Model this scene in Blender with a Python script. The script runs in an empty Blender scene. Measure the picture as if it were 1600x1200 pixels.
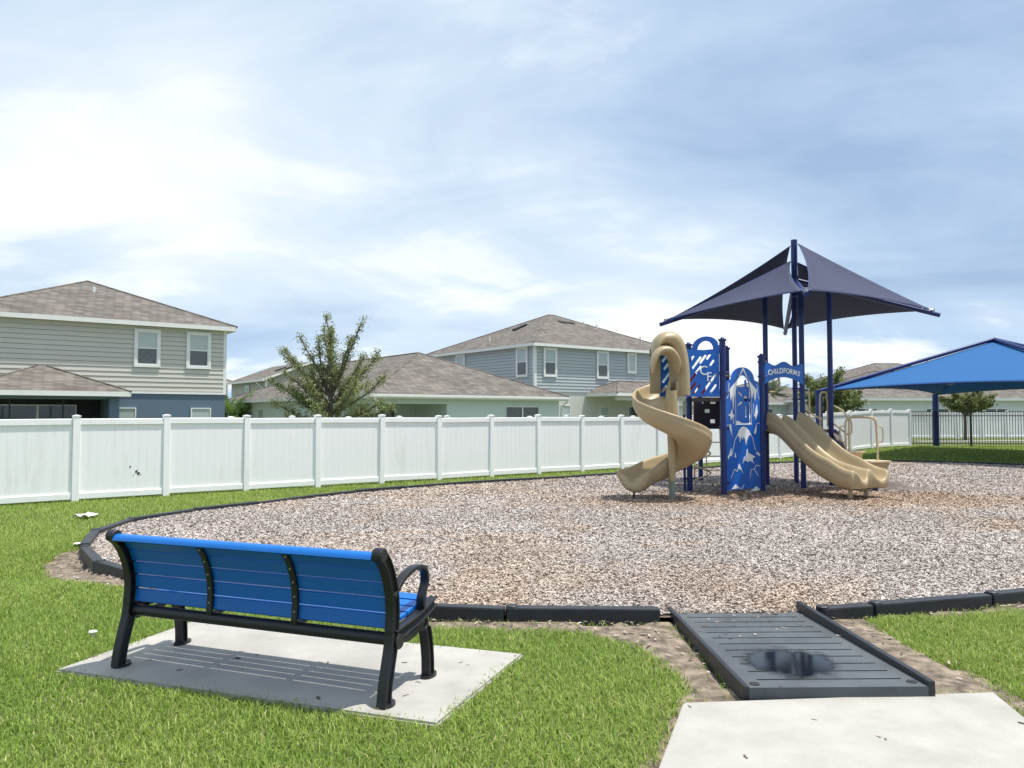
import bpy, bmesh, math, random
import numpy as np
from mathutils import Vector, Matrix

random.seed(7); RNG = np.random.default_rng(11)
R = math.radians
SC = bpy.context.scene
COL = SC.collection

# ------------------------------------------------------------------ camera
cam_d = bpy.data.cameras.new("camera"); cam = bpy.data.objects.new("camera", cam_d); COL.objects.link(cam)
cam.location = (0, 0, 1.6); cam.rotation_euler = (R(90 + 2.29), 0, 0)
cam_d.sensor_width = 36; cam_d.lens = 27.0; cam_d.clip_end = 2000; cam_d.clip_start = 0.05
SC.camera = cam
SC.render.resolution_x, SC.render.resolution_y = 1024, 768

# ------------------------------------------------------------------ sun, sky, exposure
SUN_DIR = Vector((0.30, -0.01, 0.954)).normalized()
sd = bpy.data.lights.new("sun", 'SUN'); sd.energy = 2.5; sd.angle = R(0.9); sd.color = (1.0, 0.955, 0.88)
so = bpy.data.objects.new("sun", sd); COL.objects.link(so); so.location = (0, 0, 30)
so.rotation_euler = (-SUN_DIR).to_track_quat('-Z', 'Y').to_euler()

def nd(nt, kind, **kw):
    n = nt.nodes.new(kind)
    for k, v in kw.items():
        if k.startswith('i_'):
            key = k[2:]
            key = int(key) if key.isdigit() else key.replace('_', ' ')
            n.inputs[key].default_value = v
        else: setattr(n, k, v)
    return n
def ramp(nt, fac, stops, interp='LINEAR'):
    r = nt.nodes.new('ShaderNodeValToRGB'); r.color_ramp.interpolation = interp
    els = r.color_ramp.elements
    while len(els) < len(stops): els.new(0.5)
    for e, (p, c) in zip(els, stops):
        e.position = p; e.color = (*c, 1) if len(c) == 3 else c
    nt.links.new(fac, r.inputs[0]); return r.outputs[0]
def mth(nt, op, a, b=None, clamp=False):
    m = nt.nodes.new('ShaderNodeMath'); m.operation = op; m.use_clamp = clamp
    for i, v in enumerate((a, b)):
        if v is None: continue
        if isinstance(v, (int, float)): m.inputs[i].default_value = v
        else: nt.links.new(v, m.inputs[i])
    return m.outputs[0]
def mixc(nt, fac, a, b, mode='MIX'):
    m = nt.nodes.new('ShaderNodeMix'); m.data_type = 'RGBA'; m.blend_type = mode
    for i, v in ((0, fac), (6, a), (7, b)):
        if isinstance(v, (int, float)): m.inputs[i].default_value = v
        elif isinstance(v, tuple): m.inputs[i].default_value = (*v, 1)
        else: nt.links.new(v, m.inputs[i])
    return m.outputs[2]

W = bpy.data.worlds.new("World"); SC.world = W; W.use_nodes = True
nt = W.node_tree; nt.nodes.clear()
out = nd(nt, 'ShaderNodeOutputWorld'); bg = nd(nt, 'ShaderNodeBackground'); bg.inputs['Strength'].default_value = 0.1
nt.links.new(bg.outputs[0], out.inputs[0])
sky = nd(nt, 'ShaderNodeTexSky'); sky.sky_type = 'NISHITA'; sky.sun_disc = False
sky.sun_elevation = math.asin(SUN_DIR.z); sky.sun_rotation = R(90); sky.air_density = 1.0; sky.dust_density = 1.5
tc = nd(nt, 'ShaderNodeTexCoord'); sp = nd(nt, 'ShaderNodeSeparateXYZ'); nt.links.new(tc.outputs['Generated'], sp.inputs[0])
zz = mth(nt, 'ADD', mth(nt, 'MAXIMUM', sp.outputs[2], 0.0), 0.30)
cx = mth(nt, 'DIVIDE', sp.outputs[0], zz); cy = mth(nt, 'DIVIDE', sp.outputs[1], zz)
cb = nd(nt, 'ShaderNodeCombineXYZ'); nt.links.new(cx, cb.inputs[0]); nt.links.new(cy, cb.inputs[1])
def wnoise(scale, loc, detail, distort, rough=0.55, stretch=(1, 1, 1), rot=0.0):
    mp = nd(nt, 'ShaderNodeMapping'); mp.inputs['Location'].default_value = loc; mp.inputs['Scale'].default_value = stretch
    mp.inputs['Rotation'].default_value = (0, 0, rot)
    nt.links.new(cb.outputs[0], mp.inputs[0])
    n = nd(nt, 'ShaderNodeTexNoise'); n.inputs['Scale'].default_value = scale; n.inputs['Detail'].default_value = detail
    n.inputs['Roughness'].default_value = rough; n.inputs['Distortion'].default_value = distort
    nt.links.new(mp.outputs[0], n.inputs['Vector']); return n.outputs['Fac']
big = wnoise(0.42, (-19.6, -18.1, 0), 2, 0.3)
mid = wnoise(0.75, (-12.8, 18.2, 0), 7, 0.7, 0.52, (0.75, 1.0, 1), 0.6)
fine = wnoise(2.0, (-12.1, 10.2, 0), 8, 0.5, 0.58, (0.7, 1.2, 1), 0.3)
cov = mth(nt, 'ADD', mth(nt, 'MULTIPLY', big, 0.72), mth(nt, 'ADD', mth(nt, 'MULTIPLY', mid, 0.56), mth(nt, 'MULTIPLY', fine, 0.36)))
# layers of cloud: blue-grey veil, pale stratus, bright white breaks
veil = ramp(nt, cov, [(0.67, (1.72, 2.40, 3.45)), (0.755, (2.40, 3.10, 4.05)), (0.85, (3.35, 3.95, 4.6)), (0.97, (4.45, 4.75, 5.0))])
base = mixc(nt, 0.92, sky.outputs[0], veil)
# towards the horizon the cloud deck opens on hazy pale blue
hz = ramp(nt, mth(nt, 'MAXIMUM', sp.outputs[2], 0.0), [(0.0, (0.55, 0.55, 0.55)), (0.14, (0, 0, 0))])
base = mixc(nt, hz, base, (2.35, 3.45, 5.0))
low = ramp(nt, mth(nt, 'MAXIMUM', sp.outputs[2], 0.0), [(0.05, (0.95, 0.95, 0.95)), (0.30, (0.40, 0.40, 0.40))])
wh = ramp(nt, mth(nt, 'ADD', mth(nt, 'MULTIPLY', fine, 0.45), mth(nt, 'MULTIPLY', mid, 0.62)), [(0.535, (0, 0, 0)), (0.62, (1, 1, 1))])
base = mixc(nt, mth(nt, 'MULTIPLY', wh, low), base, (5.3, 5.45, 5.55))
nt.links.new(base, bg.inputs['Color'])

vs = SC.view_settings; vs.view_transform = 'Standard'; vs.look = 'None'; vs.exposure = 1.10; vs.gamma = 1.0; vs.use_curve_mapping = False

# ------------------------------------------------------------------ materials
MATS = {}
def mat(name, col, rough=0.6, var=0.0, vscale=6.0, bump=0.0, bscale=60.0, metal=0.0, attr=None, col2=None, spec=0.5, coat=0.0, trans=0.0, stretch=None):
    if name in MATS: return MATS[name]
    m = bpy.data.materials.new(name); m.use_nodes = True; t = m.node_tree
    b = t.nodes['Principled BSDF']; b.inputs['Roughness'].default_value = rough; b.inputs['Metallic'].default_value = metal
    b.inputs['Specular IOR Level'].default_value = spec; b.inputs['Coat Weight'].default_value = coat
    c = None
    tcn = t.nodes.new('ShaderNodeTexCoord')
    vec = tcn.outputs['Object']
    if stretch:
        mp = t.nodes.new('ShaderNodeMapping'); mp.inputs['Scale'].default_value = stretch; t.links.new(vec, mp.inputs[0]); vec = mp.outputs[0]
    if attr:
        a = t.nodes.new('ShaderNodeAttribute'); a.attribute_name = attr; c = a.outputs['Color']
    if var > 0 or col2:
        n = nd(t, 'ShaderNodeTexNoise'); n.inputs['Scale'].default_value = vscale; n.inputs['Detail'].default_value = 6; n.inputs['Roughness'].default_value = 0.62
        t.links.new(vec, n.inputs['Vector'])
        if col2: cc = ramp(t, n.outputs['Fac'], [(0.36, col), (0.66, col2)])
        else: cc = ramp(t, n.outputs['Fac'], [(0.28, tuple(x * (1 - var) for x in col)), (0.72, tuple(min(1, x * (1 + var)) for x in col))])
        c = mixc(t, 1.0, c, cc, 'MULTIPLY') if attr else cc
        rr = ramp(t, n.outputs['Fac'], [(0.3, (max(0, rough - .08),) * 3), (0.7, (min(1, rough + .08),) * 3)])
        t.links.new(rr, b.inputs['Roughness'])
    if c is None: b.inputs['Base Color'].default_value = (*col, 1)
    else: t.links.new(c, b.inputs['Base Color'])
    if bump > 0:
        n2 = nd(t, 'ShaderNodeTexNoise'); n2.inputs['Scale'].default_value = bscale; n2.inputs['Detail'].default_value = 4
        t.links.new(tcn.outputs['Object'], n2.inputs['Vector'])
        bp = t.nodes.new('ShaderNodeBump'); bp.inputs['Strength'].default_value = bump; bp.inputs['Distance'].default_value = 0.01
        t.links.new(n2.outputs['Fac'], bp.inputs['Height']); t.links.new(bp.outputs[0], b.inputs['Normal'])
    if trans > 0:
        o = t.nodes['Material Output']; tl = t.nodes.new('ShaderNodeBsdfTranslucent'); mx = t.nodes.new('ShaderNodeMixShader')
        mx.inputs[0].default_value = trans
        if c is None: tl.inputs[0].default_value = (*col, 1)
        else: t.links.new(c, tl.inputs[0])
        t.links.new(b.outputs[0], mx.inputs[1]); t.links.new(tl.outputs[0], mx.inputs[2]); t.links.new(mx.outputs[0], o.inputs[0])
    MATS[name] = m; return m

def shingle_mat():
    m = bpy.data.materials.new('asphalt_shingle'); m.use_nodes = True; t = m.node_tree; b = t.nodes['Principled BSDF']
    b.inputs['Roughness'].default_value = 0.9; b.inputs['Specular IOR Level'].default_value = 0.2
    tcn = t.nodes.new('ShaderNodeTexCoord'); s = t.nodes.new('ShaderNodeSeparateXYZ'); t.links.new(tcn.outputs['Object'], s.inputs[0])
    cbn = t.nodes.new('ShaderNodeCombineXYZ'); t.links.new(mth(t, 'ADD', s.outputs[0], s.outputs[1]), cbn.inputs[0])
    t.links.new(mth(t, 'MULTIPLY', s.outputs[2], 2.3), cbn.inputs[1])
    br = t.nodes.new('ShaderNodeTexBrick'); t.links.new(cbn.outputs[0], br.inputs['Vector'])
    br.inputs['Scale'].default_value = 1.0; br.inputs['Brick Width'].default_value = 0.36; br.inputs['Row Height'].default_value = 0.15
    br.inputs['Mortar Size'].default_value = 0.012; br.inputs['Bias'].default_value = 0.0
    br.inputs['Color1'].default_value = (0.125, 0.113, 0.103, 1); br.inputs['Color2'].default_value = (0.225, 0.206, 0.189, 1); br.inputs['Mortar'].default_value = (0.080, 0.073, 0.068, 1)
    n = nd(t, 'ShaderNodeTexNoise'); n.inputs['Scale'].default_value = 1.1; n.inputs['Detail'].default_value = 7; t.links.new(tcn.outputs['Object'], n.inputs['Vector'])
    v = ramp(t, n.outputs['Fac'], [(0.3, (0.86, 0.84, 0.83)), (0.7, (1.12, 1.10, 1.05))])
    t.links.new(mixc(t, 1.0, br.outputs['Color'], v, 'MULTIPLY'), b.inputs['Base Color'])
    bp = t.nodes.new('ShaderNodeBump'); bp.inputs['Strength'].default_value = 0.5; bp.inputs['Distance'].default_value = 0.02
    t.links.new(br.outputs['Fac'], bp.inputs['Height']); bp.invert = True; t.links.new(bp.outputs[0], b.inputs['Normal'])
    return m
SHINGLE = shingle_mat()

def fence_white():
    m = bpy.data.materials.new('white_vinyl'); m.use_nodes = True; t = m.node_tree; b = t.nodes['Principled BSDF']
    b.inputs['Roughness'].default_value = 0.38
    g = t.nodes.new('ShaderNodeNewGeometry')
    s = t.nodes.new('ShaderNodeMapping'); s.inputs['Scale'].default_value = (3.2, 3.2, 0.55); t.links.new(g.outputs['Position'], s.inputs[0])
    n = nd(t, 'ShaderNodeTexNoise'); n.inputs['Scale'].default_value = 1.6; n.inputs['Detail'].default_value = 8; n.inputs['Roughness'].default_value = 0.7; t.links.new(s.outputs[0], n.inputs['Vector'])
    n2 = nd(t, 'ShaderNodeTexNoise'); n2.inputs['Scale'].default_value = 0.7; n2.inputs['Detail'].default_value = 5; t.links.new(g.outputs['Position'], n2.inputs['Vector'])
    f = mth(t, 'MULTIPLY', ramp(t, n.outputs['Fac'], [(0.5, (0, 0, 0)), (0.75, (1, 1, 1))]), ramp(t, n2.outputs['Fac'], [(0.42, (0, 0, 0)), (0.7, (1, 1, 1))]))
    t.links.new(mixc(t, f, (0.94, 0.94, 0.94), (0.74, 0.75, 0.68)), b.inputs['Base Color'])
    return m
VINYL = fence_white()

M_blue = mat('blue_hdpe', (0.004, 0.115, 0.50), 0.42, 0.10, 3.0, 0.05, 200)
M_navy = mat('navy_powder_coat', (0.006, 0.022, 0.135), 0.35, 0.15, 4.0)
M_tan = mat('tan_plastic', (0.405, 0.312, 0.178), 0.42, 0.09, 2.2, 0.06, 120)
M_tanm = mat('tan_powder_coat', (0.60, 0.47, 0.29), 0.4, 0.08, 6.0)
M_white = mat('white_hdpe', (0.82, 0.83, 0.84), 0.45, 0.04, 8)
M_brown = mat('brown_coated_steel', (0.050, 0.037, 0.038), 0.5, 0.15, 9)
M_green = mat('grey_green_pipe', (0.20, 0.24, 0.19), 0.5, 0.12, 8)
M_steel = mat('dull_steel', (0.42, 0.42, 0.42), 0.4, 0.1, 20, metal=0.8)
M_bench = mat('bench_blue_paint', (0.002, 0.135, 0.50), 0.34, 0.07, 5.0, 0.04, 150, stretch=(0.6, 6, 6))
M_black = mat('black_cast_iron_paint', (0.012, 0.013, 0.016), 0.42, 0.2, 12, 0.12, 180)
M_blackp = mat('black_border_plastic', (0.020, 0.023, 0.029), 0.5, 0.3, 5, 0.15, 90)
M_ramp = mat('ramp_rubber', (0.075, 0.086, 0.095), 0.6, 0.28, 3.5, 0.2, 160)
M_conc = mat('concrete', (0.385, 0.372, 0.340), 0.85, 0.17, 2.6, 0.35, 140)
M_sail = mat('navy_mesh_fabric', (0.036, 0.044, 0.092), 0.85, 0.08, 40, 0.2, 400, trans=0.06)
M_canopy = mat('blue_shade_fabric', (0.018, 0.145, 0.40), 0.8, 0.06, 30, 0.1, 300, trans=0.26)
M_metal_black = mat('black_aluminium', (0.012, 0.012, 0.013), 0.4, 0.1, 10)
M_trim = mat('white_trim_paint', (0.80, 0.80, 0.78), 0.6, 0.04, 3)
M_glass = mat('window_glass_dark', (0.05, 0.065, 0.075), 0.08, spec=0.8)
M_blind = mat('window_blind_behind_glass', (0.40, 0.47, 0.46), 0.12, 0.06, 3, spec=0.8)
M_screen = mat('window_screen', (0.13, 0.145, 0.155), 0.3, 0.1, 8)
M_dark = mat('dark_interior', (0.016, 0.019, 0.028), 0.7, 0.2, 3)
M_vent = mat('black_roof_vent', (0.015, 0.015, 0.015), 0.6)
M_bark = mat('bark', (0.13, 0.105, 0.085), 0.9, 0.3, 20, 0.5, 40)
M_soil = mat('bare_soil', (0.085, 0.065, 0.048), 0.95, 0, 9.0, 1.0, 35, col2=(0.31, 0.245, 0.185))
M_paper = mat('crumpled_paper', (0.75, 0.73, 0.70), 0.8, 0.08, 20)
M_leaf = mat('tree_leaves', (1, 1, 1), 0.6, attr='Col', trans=0.35)
M_grass = mat('grass_blades', (1, 1, 1), 0.5, attr='Col', trans=0.35, spec=0.3)
M_chip = mat('wood_chips', (1, 1, 1), 0.85, attr='Col', spec=0.2)
def lap(name, c): return mat(name, c, 0.7, 0.035, 2.0, 0.05, 80, stretch=(0.5, 0.5, 8))

def lawn_mat():
    m = bpy.data.materials.new('lawn_ground'); m.use_nodes = True; t = m.node_tree; b = t.nodes['Principled BSDF']; b.inputs['Roughness'].default_value = 0.95
    b.inputs['Specular IOR Level'].default_value = 0.1
    g = t.nodes.new('ShaderNodeNewGeometry')
    n = nd(t, 'ShaderNodeTexNoise'); n.inputs['Scale'].default_value = 1.1; n.inputs['Detail'].default_value = 10; n.inputs['Roughness'].default_value = 0.75; t.links.new(g.outputs['Position'], n.inputs['Vector'])
    c = ramp(t, n.outputs['Fac'], [(0.32, (0.095, 0.115, 0.050)), (0.5, (0.140, 0.162, 0.072)), (0.68, (0.185, 0.200, 0.095))])
    t.links.new(c, b.inputs['Base Color']); return m
def mulch_mat():
    m = bpy.data.materials.new('wood_mulch'); m.use_nodes = True; t = m.node_tree; b = t.nodes['Principled BSDF']; b.inputs['Roughness'].default_value = 0.95
    b.inputs['Specular IOR Level'].default_value = 0.1
    g = t.nodes.new('ShaderNodeNewGeometry')
    v = nd(t, 'ShaderNodeTexVoronoi'); v.inputs['Scale'].default_value = 26; t.links.new(g.outputs['Position'], v.inputs['Vector'])
    n = nd(t, 'ShaderNodeTexNoise'); n.inputs['Scale'].default_value = 0.55; n.inputs['Detail'].default_value = 6; t.links.new(g.outputs['Position'], n.inputs['Vector'])
    hs = t.nodes.new('ShaderNodeSeparateColor'); t.links.new(v.outputs['Color'], hs.inputs[0])
    c1 = ramp(t, hs.outputs[0], [(0.0, (0.10, 0.075, 0.06)), (0.35, (0.22, 0.172, 0.145)), (1.0, (0.38, 0.32, 0.28))])
    c2 = ramp(t, n.outputs['Fac'], [(0.4, (1.0, 1.0, 1.0)), (0.68, (1.03, 0.92, 0.80))])
    t.links.new(mixc(t, 1.0, c1, c2, 'MULTIPLY'), b.inputs['Base Color'])
    bp = t.nodes.new('ShaderNodeBump'); bp.inputs['Strength'].default_value = 0.8; bp.inputs['Distance'].default_value = 0.02; t.links.new(v.outputs['Distance'], bp.inputs['Height']); t.links.new(bp.outputs[0], b.inputs['Normal'])
    return m

# ------------------------------------------------------------------ mesh helpers
class MB:
    def __init__(s): s.v = []; s.f = []
    def add(s, vs, fs):
        o = len(s.v); s.v += [tuple(p) for p in vs]; s.f += [tuple(o + i for i in f) for f in fs]; return s
    def box(s, x0, x1, y0, y1, z0, z1):
        return s.add([(x0, y0, z0), (x1, y0, z0), (x1, y1, z0), (x0, y1, z0), (x0, y0, z1), (x1, y0, z1), (x1, y1, z1), (x0, y1, z1)],
                     [(0, 3, 2, 1), (4, 5, 6, 7), (0, 1, 5, 4), (1, 2, 6, 5), (2, 3, 7, 6), (3, 0, 4, 7)])
    def tube(s, path, r, n=10, caps=True, closed=False):
        P = [Vector(p) for p in path]; m = len(P); rs = r if isinstance(r, (list, tuple)) else [r] * m
        rings = []; prev = None
        for i, p in enumerate(P):
            if closed: t = P[(i + 1) % m] - P[i - 1]
            else: t = P[min(i + 1, m - 1)] - P[max(i - 1, 0)]
            t = t.normalized() if t.length > 1e-9 else Vector((0, 0, 1))
            if prev is None: a = t.orthogonal().normalized()
            else: a = (prev - t * prev.dot(t)); a = a.normalized() if a.length > 1e-6 else t.orthogonal().normalized()
            prev = a; b = t.cross(a)
            rings.append([p + (a * math.cos(2 * math.pi * k / n) + b * math.sin(2 * math.pi * k / n)) * rs[i] for k in range(n)])
        vs = [q for ring in rings for q in ring]; fs = []
        for i in range(m if closed else m - 1):
            j = (i + 1) % m
            for k in range(n): fs.append((i * n + k, i * n + (k + 1) % n, j * n + (k + 1) % n, j * n + k))
        if caps and not closed: fs += [tuple(range(n - 1, -1, -1)), tuple((m - 1) * n + k for k in range(n))]
        return s.add(vs, fs)
    def sweep(s, path, prof, side, caps=True):
        """planar sweep: prof points (u along side, v along normal)"""
        P = [Vector(p) for p in path]; S = Vector(side).normalized(); n = len(prof); vs = []; fs = []
        for i, p in enumerate(P):
            t = (P[min(i + 1, len(P) - 1)] - P[max(i - 1, 0)]).normalized(); N = S.cross(t)
            vs += [p + S * u + N * v for u, v in prof]
        for i in range(len(P) - 1):
            for k in range(n): fs.append((i * n + k, i * n + (k + 1) % n, (i + 1) * n + (k + 1) % n, (i + 1) * n + k))
        if caps: fs += [tuple(range(n - 1, -1, -1)), tuple((len(P) - 1) * n + k for k in range(n))]
        return s.add(vs, fs)
    def grid(s, pts):
        h, w = len(pts), len(pts[0])
        return s.add([p for row in pts for p in row], [(i * w + j, i * w + j + 1, (i + 1) * w + j + 1, (i + 1) * w + j) for i in range(h - 1) for j in range(w - 1)])
    def mesh(s, name, m, smooth=False, bevel=0.0, seg=2):
        me = bpy.data.meshes.new(name); me.from_pydata(s.v, [], s.f)
        bm = bmesh.new(); bm.from_mesh(me); bmesh.ops.recalc_face_normals(bm, faces=bm.faces)
        if bevel > 0:
            es = [e for e in bm.edges if len(e.link_faces) == 2 and e.calc_face_angle(0) > 0.5]
            bmesh.ops.bevel(bm, geom=es, offset=bevel, segments=seg, affect='EDGES', profile=0.6, clamp_overlap=True)
        bm.to_mesh(me); bm.free()
        if m: me.materials.append(m)
        if smooth: me.shade_smooth() if hasattr(me, 'shade_smooth') else None
        return me

def smooth_by_angle(o, ang=35):
    me = o.data
    me.polygons.foreach_set('use_smooth', [True] * len(me.polygons))
    try: me.set_sharp_from_angle(angle=R(ang))
    except Exception: pass

def link(name, me, parent=None, loc=(0, 0, 0), rot=(0, 0, 0), wp=False):
    o = bpy.data.objects.new(name, me); COL.objects.link(o); o.location = loc; o.rotation_euler = rot
    if parent is not None:
        o.parent = parent
        if wp: o.matrix_parent_inverse = Matrix.Translation(parent['_l']).inverted() if '_l' in parent else parent.matrix_basis.inverted()
    return o
def put(name, mb, m, parent=None, smooth=False, bevel=0.0, seg=2, wp=False, loc=(0, 0, 0), rot=(0, 0, 0)):
    o = link(name, mb.mesh(name, m, False, bevel, seg), parent, loc, rot, wp)
    if smooth: smooth_by_angle(o)
    return o
def tag(o, label=None, cat=None, group=None, kind=None):
    if label: o['label'] = label
    if cat: o['category'] = cat
    if group: o['group'] = group
    if kind: o['kind'] = kind
    return o
def thing(name, label, cat, loc=(0, 0, 0), rz=0, group=None):
    o = link(name, None, None, loc, (0, 0, rz)); o.empty_display_size = 0.2
    return tag(o, label, cat, group)

def bez(pts, n=8):
    """Catmull-Rom through points"""
    P = [Vector(p) for p in pts]; o = []
    for i in range(len(P) - 1):
        p0, p1, p2, p3 = P[max(i - 1, 0)], P[i], P[i + 1], P[min(i + 2, len(P) - 1)]
        for k in range(n):
            t = k / n
            o.append(0.5 * ((2 * p1) + (p2 - p0) * t + (2 * p0 - 5 * p1 + 4 * p2 - p3) * t * t + (3 * p1 - p0 - 3 * p2 + p3) * t ** 3))
    o.append(P[-1]); return o

def flat(name, outer, holes, thick, m, parent, mtx, bevel=0.0):
    """2D outline with holes extruded; local x along, local y up, placed with a matrix"""
    cu = bpy.data.curves.new(name, 'CURVE'); cu.dimensions = '2D'; cu.fill_mode = 'BOTH'; cu.extrude = thick / 2; cu.bevel_depth = bevel
    for lp in [outer] + holes:
        spn = cu.splines.new('POLY'); spn.points.add(len(lp) - 1)
        for p, q in zip(spn.points, lp): p.co = (q[0], q[1], 0, 1)
        spn.use_cyclic_u = True
    return curve_obj(name, cu, m, parent, mtx)
def curve_obj(name, cu, m, parent, mtx):
    tmp = bpy.data.objects.new('tmp', cu); COL.objects.link(tmp); dg = bpy.context.evaluated_depsgraph_get()
    me = bpy.data.meshes.new_from_object(tmp.evaluated_get(dg)); bpy.data.objects.remove(tmp); bpy.data.curves.remove(cu)
    me.name = name; me.materials.clear(); me.materials.append(m); me.transform(mtx)
    o = bpy.data.objects.new(name, me); COL.objects.link(o)
    if parent is not None: o.parent = parent; o.matrix_parent_inverse = Matrix.Translation(parent.location).inverted() if parent.type == 'EMPTY' else Matrix.Identity(4)
    return o

def inpoly(x, y, poly):
    r = np.zeros(x.shape, bool); n = len(poly)
    for i in range(n):
        x1, y1 = poly[i]; x2, y2 = poly[(i + 1) % n]
        c = ((y1 > y) != (y2 > y)) & (x < (x2 - x1) * (y - y1) / ((y2 - y1) if abs(y2 - y1) > 1e-9 else 1e-9) + x1); r ^= c
    return r
def dpoly(x, y, poly, closed=True):
    d = np.full(x.shape, 1e9); n = len(poly)
    for i in range(n if closed else n - 1):
        x1, y1 = poly[i]; x2, y2 = poly[(i + 1) % n]; dx, dy = x2 - x1, y2 - y1
        t = np.clip(((x - x1) * dx + (y - y1) * dy) / (dx * dx + dy * dy + 1e-12), 0, 1)
        d = np.minimum(d, np.hypot(x - x1 - t * dx, y - y1 - t * dy))
    return d
def sst(a, b, x):
    t = np.clip((x - a) / (b - a), 0, 1); return t * t * (3 - 2 * t)
def vnoise(x, y, s, seed=0):
    x = x * s; y = y * s; xi = np.floor(x).astype(np.int64); yi = np.floor(y).astype(np.int64); fx = x - xi; fy = y - yi
    fx = fx * fx * (3 - 2 * fx); fy = fy * fy * (3 - 2 * fy)
    def h(a, b):
        n = (a * 374761393 + b * 668265263 + seed * 974711) & 0xffffffff; n = ((n ^ (n >> 13)) * 1274126177) & 0xffffffff
        return ((n ^ (n >> 16)) & 0xffff) / 65535.0
    return (h(xi, yi) * (1 - fx) + h(xi + 1, yi) * fx) * (1 - fy) + (h(xi, yi + 1) * (1 - fx) + h(xi + 1, yi + 1) * fx) * fy
def fbm(x, y, s, seed=0): return 0.55 * vnoise(x, y, s, seed) + 0.3 * vnoise(x, y, s * 2.1, seed + 1) + 0.15 * vnoise(x, y, s * 4.3, seed + 2)

# ------------------------------------------------------------------ ground layout (metres; camera at the origin looking along +y)
BED = [(1.15, 6.02), (0.2, 6.05), (-0.55, 6.12), (-1.7, 6.42), (-2.8, 6.95), (-3.75, 7.55), (-4.55, 8.35), (-5.05, 9.15), (-5.45, 10.1), (-5.58, 11.0), (-5.42, 11.9), (-5.0, 12.6),
       (-4.35, 13.5), (-3.3, 15.2), (-1.6, 17.0), (0.55, 18.5), (2.75, 20.1), (5.2, 22.0), (7.9, 24.3), (10.3, 25.5), (12.4, 25.7), (14.5, 24.8), (15.9, 23.3),
       (16.9, 20.6), (16.7, 17.4), (15.0, 13.9), (12.0, 10.9), (8.6, 8.7), (5.6, 7.15), (4.42, 6.68), (3.95, 6.52), (2.55, 6.12), (2.42, 6.1)]
PAD = [(-2.84, 4.84), (-0.383, 4.0), (0.077, 5.16), (-2.45, 5.98)]
PATH = [(0.93, 4.24), (0.55, 3.2), (-0.9, -1.5), (2.3, -1.5), (2.52, 3.3), (2.72, 4.40)]
RAMP = [(1.27, 4.27), (2.40, 4.38), (2.36, 6.22), (1.22, 6.10)]
DIRT_A = [(-1.2, 6.2), (-0.5, 6.02), (0.3, 5.96), (1.2, 5.95), (1.3, 4.25), (0.93, 4.24), (0.52, 3.1), (0.44, 3.1), (0.86, 4.15), (1.02, 4.55), (0.98, 5.0), (0.85, 5.4), (0.6, 5.65), (0.2, 5.76), (-0.45, 5.80), (-1.1, 5.98)]
DIRT_B = [(2.38, 6.15), (2.6, 6.05), (4.0, 6.45), (5.2, 6.9), (5.2, 6.75), (4.2, 6.32), (3.3, 6.13), (2.78, 6.14), (2.72, 5.75), (2.75, 5.2), (2.85, 4.75), (2.86, 4.2), (2.72, 3.6), (2.55, 3.3), (2.72, 4.42), (2.40, 4.42)]
DIRT_C = [(-2.75, 6.95), (-3.75, 7.55), (-4.55, 8.35), (-5.05, 9.15), (-5.18, 9.35), (-5.28, 9.05), (-5.2, 8.6), (-4.9, 8.1), (-4.35, 7.6), (-3.7, 7.2), (-3.1, 6.92)]
CONC = {'PAD': PAD, 'PATH': PATH}

FA = R(36.7); A_ = Vector((math.cos(FA), math.sin(FA), 0)); B_ = Vector((-math.sin(FA), math.cos(FA), 0))

def gz(x, y):
    x = np.asarray(x, float); y = np.asarray(y, float)
    d = np.where(inpoly(x, y, BED), 0, dpoly(x, y, BED))
    z = 0.24 * sst(0.1, 7.0, d) * sst(5, 13, x) * sst(14, 24, y)
    z = z - 0.10 * np.exp(-(((x + 4.75) / 0.7) ** 2 + ((y - 8.25) / 0.9) ** 2)) * (~inpoly(x, y, BED))
    near = sst(60, 30, np.hypot(x, y))
    z = z + near * 0.025 * (fbm(x, y, 0.35, 5) - 0.5) * sst(0.0, 1.0, d) * sst(0.0, 0.8, dpoly(x, y, PAD)) * sst(0.0, 0.8, dpoly(x, y, PATH))
    return z
def gz1(x, y): return float(gz(np.array([x]), np.array([y]))[0])

xs = np.concatenate([[-900, -500, -250, -120, -70, -45, -32, -24], np.arange(-18, 26, 0.3), [28, 34, 45, 70, 120, 250, 500, 900]])
ys = np.concatenate([[-300, -80, -20, -6], np.arange(-3, 46, 0.3), [48, 54, 65, 85, 120, 200, 400, 900, 1500]])
gx, gy = np.meshgrid(xs, ys); zz_ = gz(gx.ravel(), gy.ravel()).reshape(gx.shape)
for dp_ in (DIRT_A, DIRT_B, DIRT_C):
    zz_ = zz_ - np.where(inpoly(gx.ravel(), gy.ravel(), dp_) | (dpoly(gx.ravel(), gy.ravel(), dp_) < .12), .05, 0).reshape(gx.shape)
gm = MB(); gm.grid([[(gx[i, j], gy[i, j], zz_[i, j] - 0.012) for j in range(len(xs))] for i in range(len(ys))])
M_lawn = lawn_mat()
tag(put('lawn_ground', gm, M_lawn, smooth=True), kind='structure')

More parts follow.
